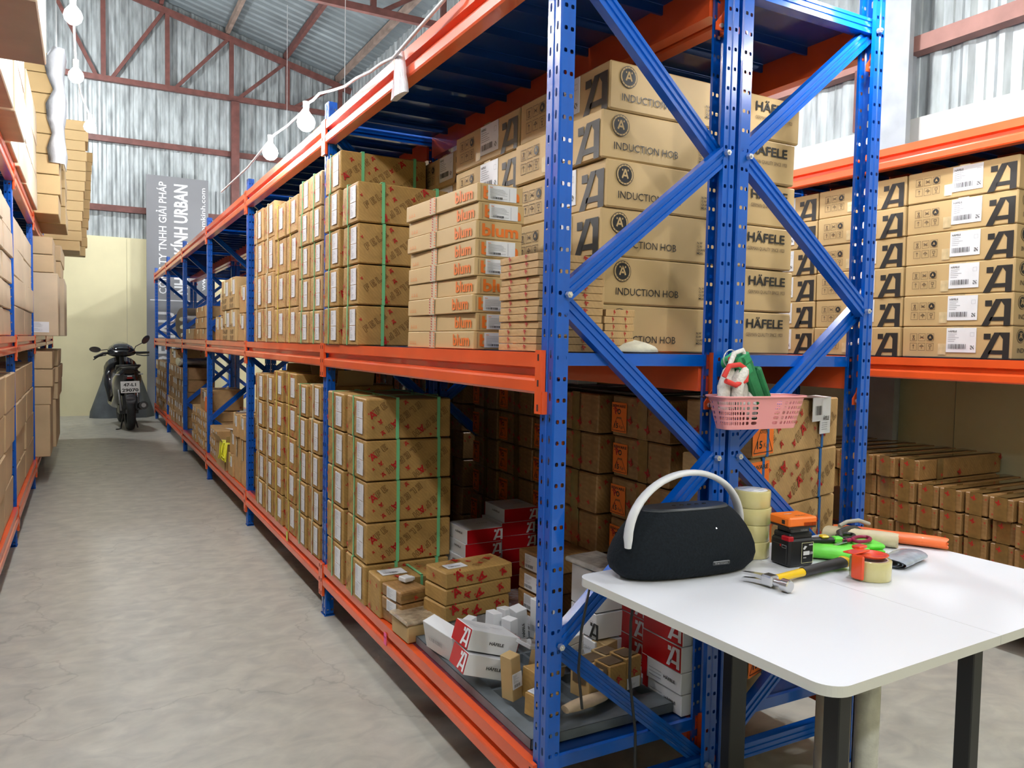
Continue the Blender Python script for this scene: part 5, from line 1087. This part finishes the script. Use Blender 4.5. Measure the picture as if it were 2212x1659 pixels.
mb = MB(); mb.loft([ell(0, 1.06, 1.115, .10, .012), ell(0, 1.10, 1.14, .12, .035), ell(0, 1.22, 1.18, .10, .03)], mat('dash_glass', (.03, .035, .04), .08, coat=1)); mb.build('instrument_panel', s)
mb = MB(); mb.cyl((0, 1.20, .30), (0, 1.14, 1.05), .03, .03, DARK, 12); mb.build('steering_column', s)
for sx in (-1, 1):
    mb = MB(); mb.tube([(sx * .15, 1.12, 1.06), (sx * .24, 1.10, 1.055), (sx * .36, 1.02, 1.03 + (.03 if sx > 0 else -.03))], [.018, .019, .018], BG, 10); mb.build('handle_grip', s)
    mb = MB(); mb.tube([(sx * .20, 1.16, 1.03), (sx * .30, 1.14, 1.01), (sx * .37, 1.10, .995 + (.02 if sx > 0 else -.03))], .008, DARK, 8); mb.build('brake_lever', s)
    mb = MB(); top = (sx * (.27 if sx > 0 else .30), 1.02, 1.20 if sx > 0 else 1.10); mb.tube([(sx * .17, 1.12, 1.09), (sx * .19, 1.09, 1.15 if sx > 0 else 1.11), top], .006, DARK, 8)
    an = .9 if sx > 0 else .1; M = Matrix.Translation((top[0] + sx * .05, 1.00, top[2] + (.05 if sx > 0 else .015))) @ Matrix.Rotation(-an * sx, 4, 'Y') @ Matrix.Rotation(PI / 2, 4, 'X')
    mb2 = [Vector((.075 * math.cos(t), .042 * math.sin(t), z)) for z in (0, .012) for t in [2 * PI * q / 20 for q in range(20)]]; vs = [M @ v for v in mb2]
    mb.loft([vs[:20], vs[20:]], DARK, sm=False); g2 = [M @ Vector((v.x * .86, v.y * .86, .0128)) for v in mb2[:20]]; mb.add(g2, [tuple(range(20))], mat('mirror_glass', (.10, .105, .115), .1, metal=.8)); mb.build('mirror', s)
    mb = MB(); mb.bbox(sx * .14 - .035, sx * .14 + .035, .135, .15, .775, .790, mat('lamp_lens', (.55, .56, .58), .2), .004); mb.build('turn_signal', s)
mb = MB(); mb.bbox(-.07, .07, .085, .11, .715, .775, DARK, .008); mb.bbox(-.035, .035, .078, .09, .722, .745, mat('tail_lens', (.30, .01, .01), .2), .004); mb.bbox(-.03, .03, .08, .09, .752, .765, MATS['lamp_lens'], .003); mb.build('tail_light', s)
mb = MB(); mb.bbox(-.118, .118, .0, .006, -.080, .080, mat('plate_white', (.72, .72, .70), .4), .003); f = Face(mb, (-.118, 0, -.08), (1, 0, 0), (0, 0, 1), .0015); f.text('47-L1', .035, .092, .058, INK, width=.155, bold=.035); f.text('29070', .014, .018, .058, INK, width=.205, bold=.035); mb.build('number_plate', s, (0, .055, .612), (-.12, 0, 0))
mb = MB(); mb.loft([ell(0, .08, .49, .06, .03), ell(0, .02, .455, .065, .05), ell(0, .04, .40, .05, .03)], mat('grey_fender', (.06, .06, .07), .4)); mb.box(-.05, .05, .09, .16, .50, .62, DARK); mb.build('rear_fender', s)
mb = MB(); mb.cyl((.15, -.02, .36), (.14, .55, .30), .058, .045, DARK, 18); mb.cyl((.15, -.03, .362), (.15, .06, .355), .03, .03, MET, 12); mb.build('exhaust', s)
for sx in (-1, 1):
    mb = MB(); mb.tube([(sx * .105, .22, .28), (sx * .12, .34, .56)], .016, MET, 10); mb.build('shock_absorber', s)
mb = MB(); mb.tube([(-.06, .45, .22), (-.11, .40, .012), (-.17, .36, .008)], .010, DARK, 8); mb.tube([(.06, .45, .22), (.11, .40, .012)], .010, DARK, 8); mb.build('centre_stand', s)
mb = MB(); mb.box(-.12, .12, .35, .7, .22, .34, DARK); mb.box(-.09, .09, .2, .9, .30, .48, DARK); mb.build('engine_block', s)
# tarpaulin heap behind the scooter
TP = mat('slate_tarp', (.10, .115, .125), .5, var=.25, scale=5, bump=.5)
mb = MB(); mb.loft([[Vector((x * s_ + .53, 14.05 + y * s_, z)) for x, y in [(.46 * math.cos(t) + .03 * math.sin(5 * t), .20 * math.sin(t) + .03 * math.cos(4 * t)) for t in [2 * PI * q / 24 for q in range(24)]]] for z, s_ in ((.0, 1.0), (.10, .98), (.35, .80), (.6, .62), (.74, .55))], TP); one(mb, 'tarpaulin', 'slate grey tarpaulin heaped behind the scooter', 'tarpaulin', (0, 0, 0))

# ---------------------------------------------------------------- banner boards
GB = mat('banner_grey', (.235, .24, .255), .6, var=.04, scale=2); BW = mat('banner_white', (.85, .86, .88), .6)
mb = MB(); mb.box(0, .955, 0, .03, 0, 3.955, GB); f = Face(mb, (0, 0, 0), (1, 0, 0), (0, 0, 1), .004)
f.text('CÔNG TY TNHH GIẢI PHÁP', .275, 2.02, .17, BW, width=None, rot=PI / 2, bold=.012) if False else None
def vtext(t, x, z0, z1, h, bold=0.0):
    vs, fs, w = text_tris(t, bold); sx = (z1 - z0) / w
    mb.add([f.p(x - yy * h, z0 + xx * sx) for xx, yy in vs], fs, BW)
vtext('CÔNG TY TNHH GIẢI PHÁP', .300, 2.02, 3.86, .165, .012); vtext('NHÔM KÍNH URBAN', .620, 2.02, 3.84, .285, .03); vtext('www.giaiphapnhomkinh.com', .905, 2.10, 3.82, .105, .006)
vtext('REHAU', .42, .86, 1.72, .36, .03); vtext('ĐĂNG KÝ', .88, .62, 1.10, .11, .01); f.quad(.05, 1.905, .90, 1.92, BW)
one(mb, 'banner_board', 'tall grey banner board with white vertical lettering on the back wall', 'banner', (.905, 14.24, 0))

# ---------------------------------------------------------------- bulbs, cables and lights
GLOBE = mat('glowing_globe', (1.0, .985, .96), .4, emit=40.0); SOCK = mat('white_socket', (.75, .75, .75), .4)
nb = 0
def bulb(x, y, z, power, label=None, r=.042, col=(.96, .98, 1.0), rad=.047, group=None, name='light_bulb'):
    o = empty(name, label or 'white light bulb hanging on the cable', 'light bulb', (x, y, z), group=group)
    mb = MB(); mb.lathe([(.001, -r), (r * .5, -r * .87), (r * .87, -r * .5), (r, 0), (r * .87, r * .5), (r * .6, r * .85), (.012, r * 1.25)], GLOBE, 16); mb.build('globe', o)
    mb = MB(); mb.cyl((0, 0, r * 1.2), (0, 0, r * 1.2 + .045), .014, .016, SOCK, 12); mb.build('socket', o)
    if z > 3.0: mb = MB(); mb.cyl((0, 0, r * 1.2 + .04), (0, 0, roofz(x) - z), .004, .004, SOCK, 6); mb.build('fill_bulb_cord', o)  # cord only for the added high fill bulbs
    ld = bpy.data.lights.new('bulb_light', 'POINT'); ld.energy = power * LAMP_W; ld.color = col; ld.shadow_soft_size = rad
    l = bpy.data.objects.new('bulb_light', ld); COL.objects.link(l); l.parent = o; return o
bulb(.915, 3.723, 2.312, 2.2, 'lit bulb hanging just before the second post top', group=None)
bulb(.915, 4.522, 2.335, 2.2, 'smaller lit bulb farther along the orange top beam')
bulb(-.036, 4.42, 2.840, 14, 'largest lit bulb at the top left above the aisle'); bulb(-.032, 5.45, 2.850, 14, 'second lit bulb at the top left, below the largest'); bulb(.048, 6.75, 2.86, 14, 'small lit bulb peeking beside the left carton tower')
bulb(1.985, 1.475, 2.330, 4, 'lit bulb at the picture top above the end post of the rear rack')
for i, (x, y, z, p) in enumerate(((-.62, 8.6, 4.1, 70), (2.8, 3.2, 3.35, 50), (2.8, 6.2, 3.4, 60), (2.8, 9.5, 3.4, 70), (2.8, 12.6, 3.2, 55), (-2.3, 5.0, 3.4, 50), (-2.3, 10.0, 3.4, 70), (-.3, 12.4, 5.0, 110))):  # unseen bulbs added to brighten the walls and roof
    bulb(x, y, z, p, 'added fill bulb %s' % ('hidden high over the aisle middle', 'over the rear aisle, nearest', 'over the rear aisle, second', 'over the rear aisle, third', 'over the rear aisle, farthest', 'over the far left aisle, nearer', 'over the far left aisle, farther', 'high before the back wall')[i])
for y_, lbx in ((3.4, 'fourth'), (2.3, 'third'), (1.2, 'second'), (.1, 'first')): bulb(-.04, y_, 2.86, 14, 'lit bulb over the near aisle out of frame, %s from the front wall' % lbx)
bulb(2.85, 1.9, 2.85, 24, 'added fill bulb over the rear aisle near the hob rack, out of frame'); bulb(2.50, .70, 2.50, 12, 'lit bulb over the rear aisle mouth beyond the work table'); bulb(.9, -.9, 2.75, 34, 'lit bulb behind the camera')  # the bulb near the hob rack is added to brighten the cream wall
WC = mat('white_cable', (.80, .80, .82), .4)
pts = [(.90, -.9, 2.86), (.90, 1.2, 2.75), (.90, 1.6, 2.62), (.92, 1.95, 2.42), (.93, 2.156, 2.300), (.93, 2.354, 2.284), (.93, 2.584, 2.264), (.93, 2.703, 2.281), (.93, 2.831, 2.289), (.93, 2.999, 2.313), (.93, 3.152, 2.324), (.93, 3.321, 2.355), (.93, 3.545, 2.401), (.93, 3.66, 2.401), (.93, 3.72, 2.408), (.93, 3.886, 2.398), (.93, 4.182, 2.405), (.93, 4.50, 2.430), (.93, 5.3, 2.40), (.93, 6.4, 2.42)]
mb = MB(); mb.tube(pts, .006, WC, 8); one(mb, 'light_cable', 'white bulb cable running over the orange top beam', 'cable', (0, 0, 0))
mb = MB(); mb.tube([(-.04, .1, 2.945), (-.04, .7, 2.92), (-.04, 1.2, 2.945), (-.04, 2.3, 2.945), (-.04, 3.4, 2.945), (-.037, 3.9, 2.90), (-.036, 4.42, 2.925), (-.034, 4.95, 2.90), (-.032, 5.45, 2.935), (-.01, 6.0, 2.90), (.048, 6.75, 2.945)], .006, WC, 8); one(mb, 'light_cable', 'white bulb cable hanging over the aisle at the left', 'cable', (0, 0, 0))
mb = MB(); wfm = MATS['white_film']
mb.loft([[Vector((.955 + dx, 2.575 + dy_ * s_, z)) for dx, dy_ in ((-.012, -.05), (.004, -.055), (.006, .05), (-.014, .055), (-.022, .0))] for z, s_ in ((2.135, 1.15), (2.165, 1.0), (2.20, .7), (2.225, .65), (2.262, .40), (2.285, .2))], wfm)
one(mb, 'film_wrap', 'white plastic film wrapped round the cable on the orange beam', 'film', (0, 0, 0))
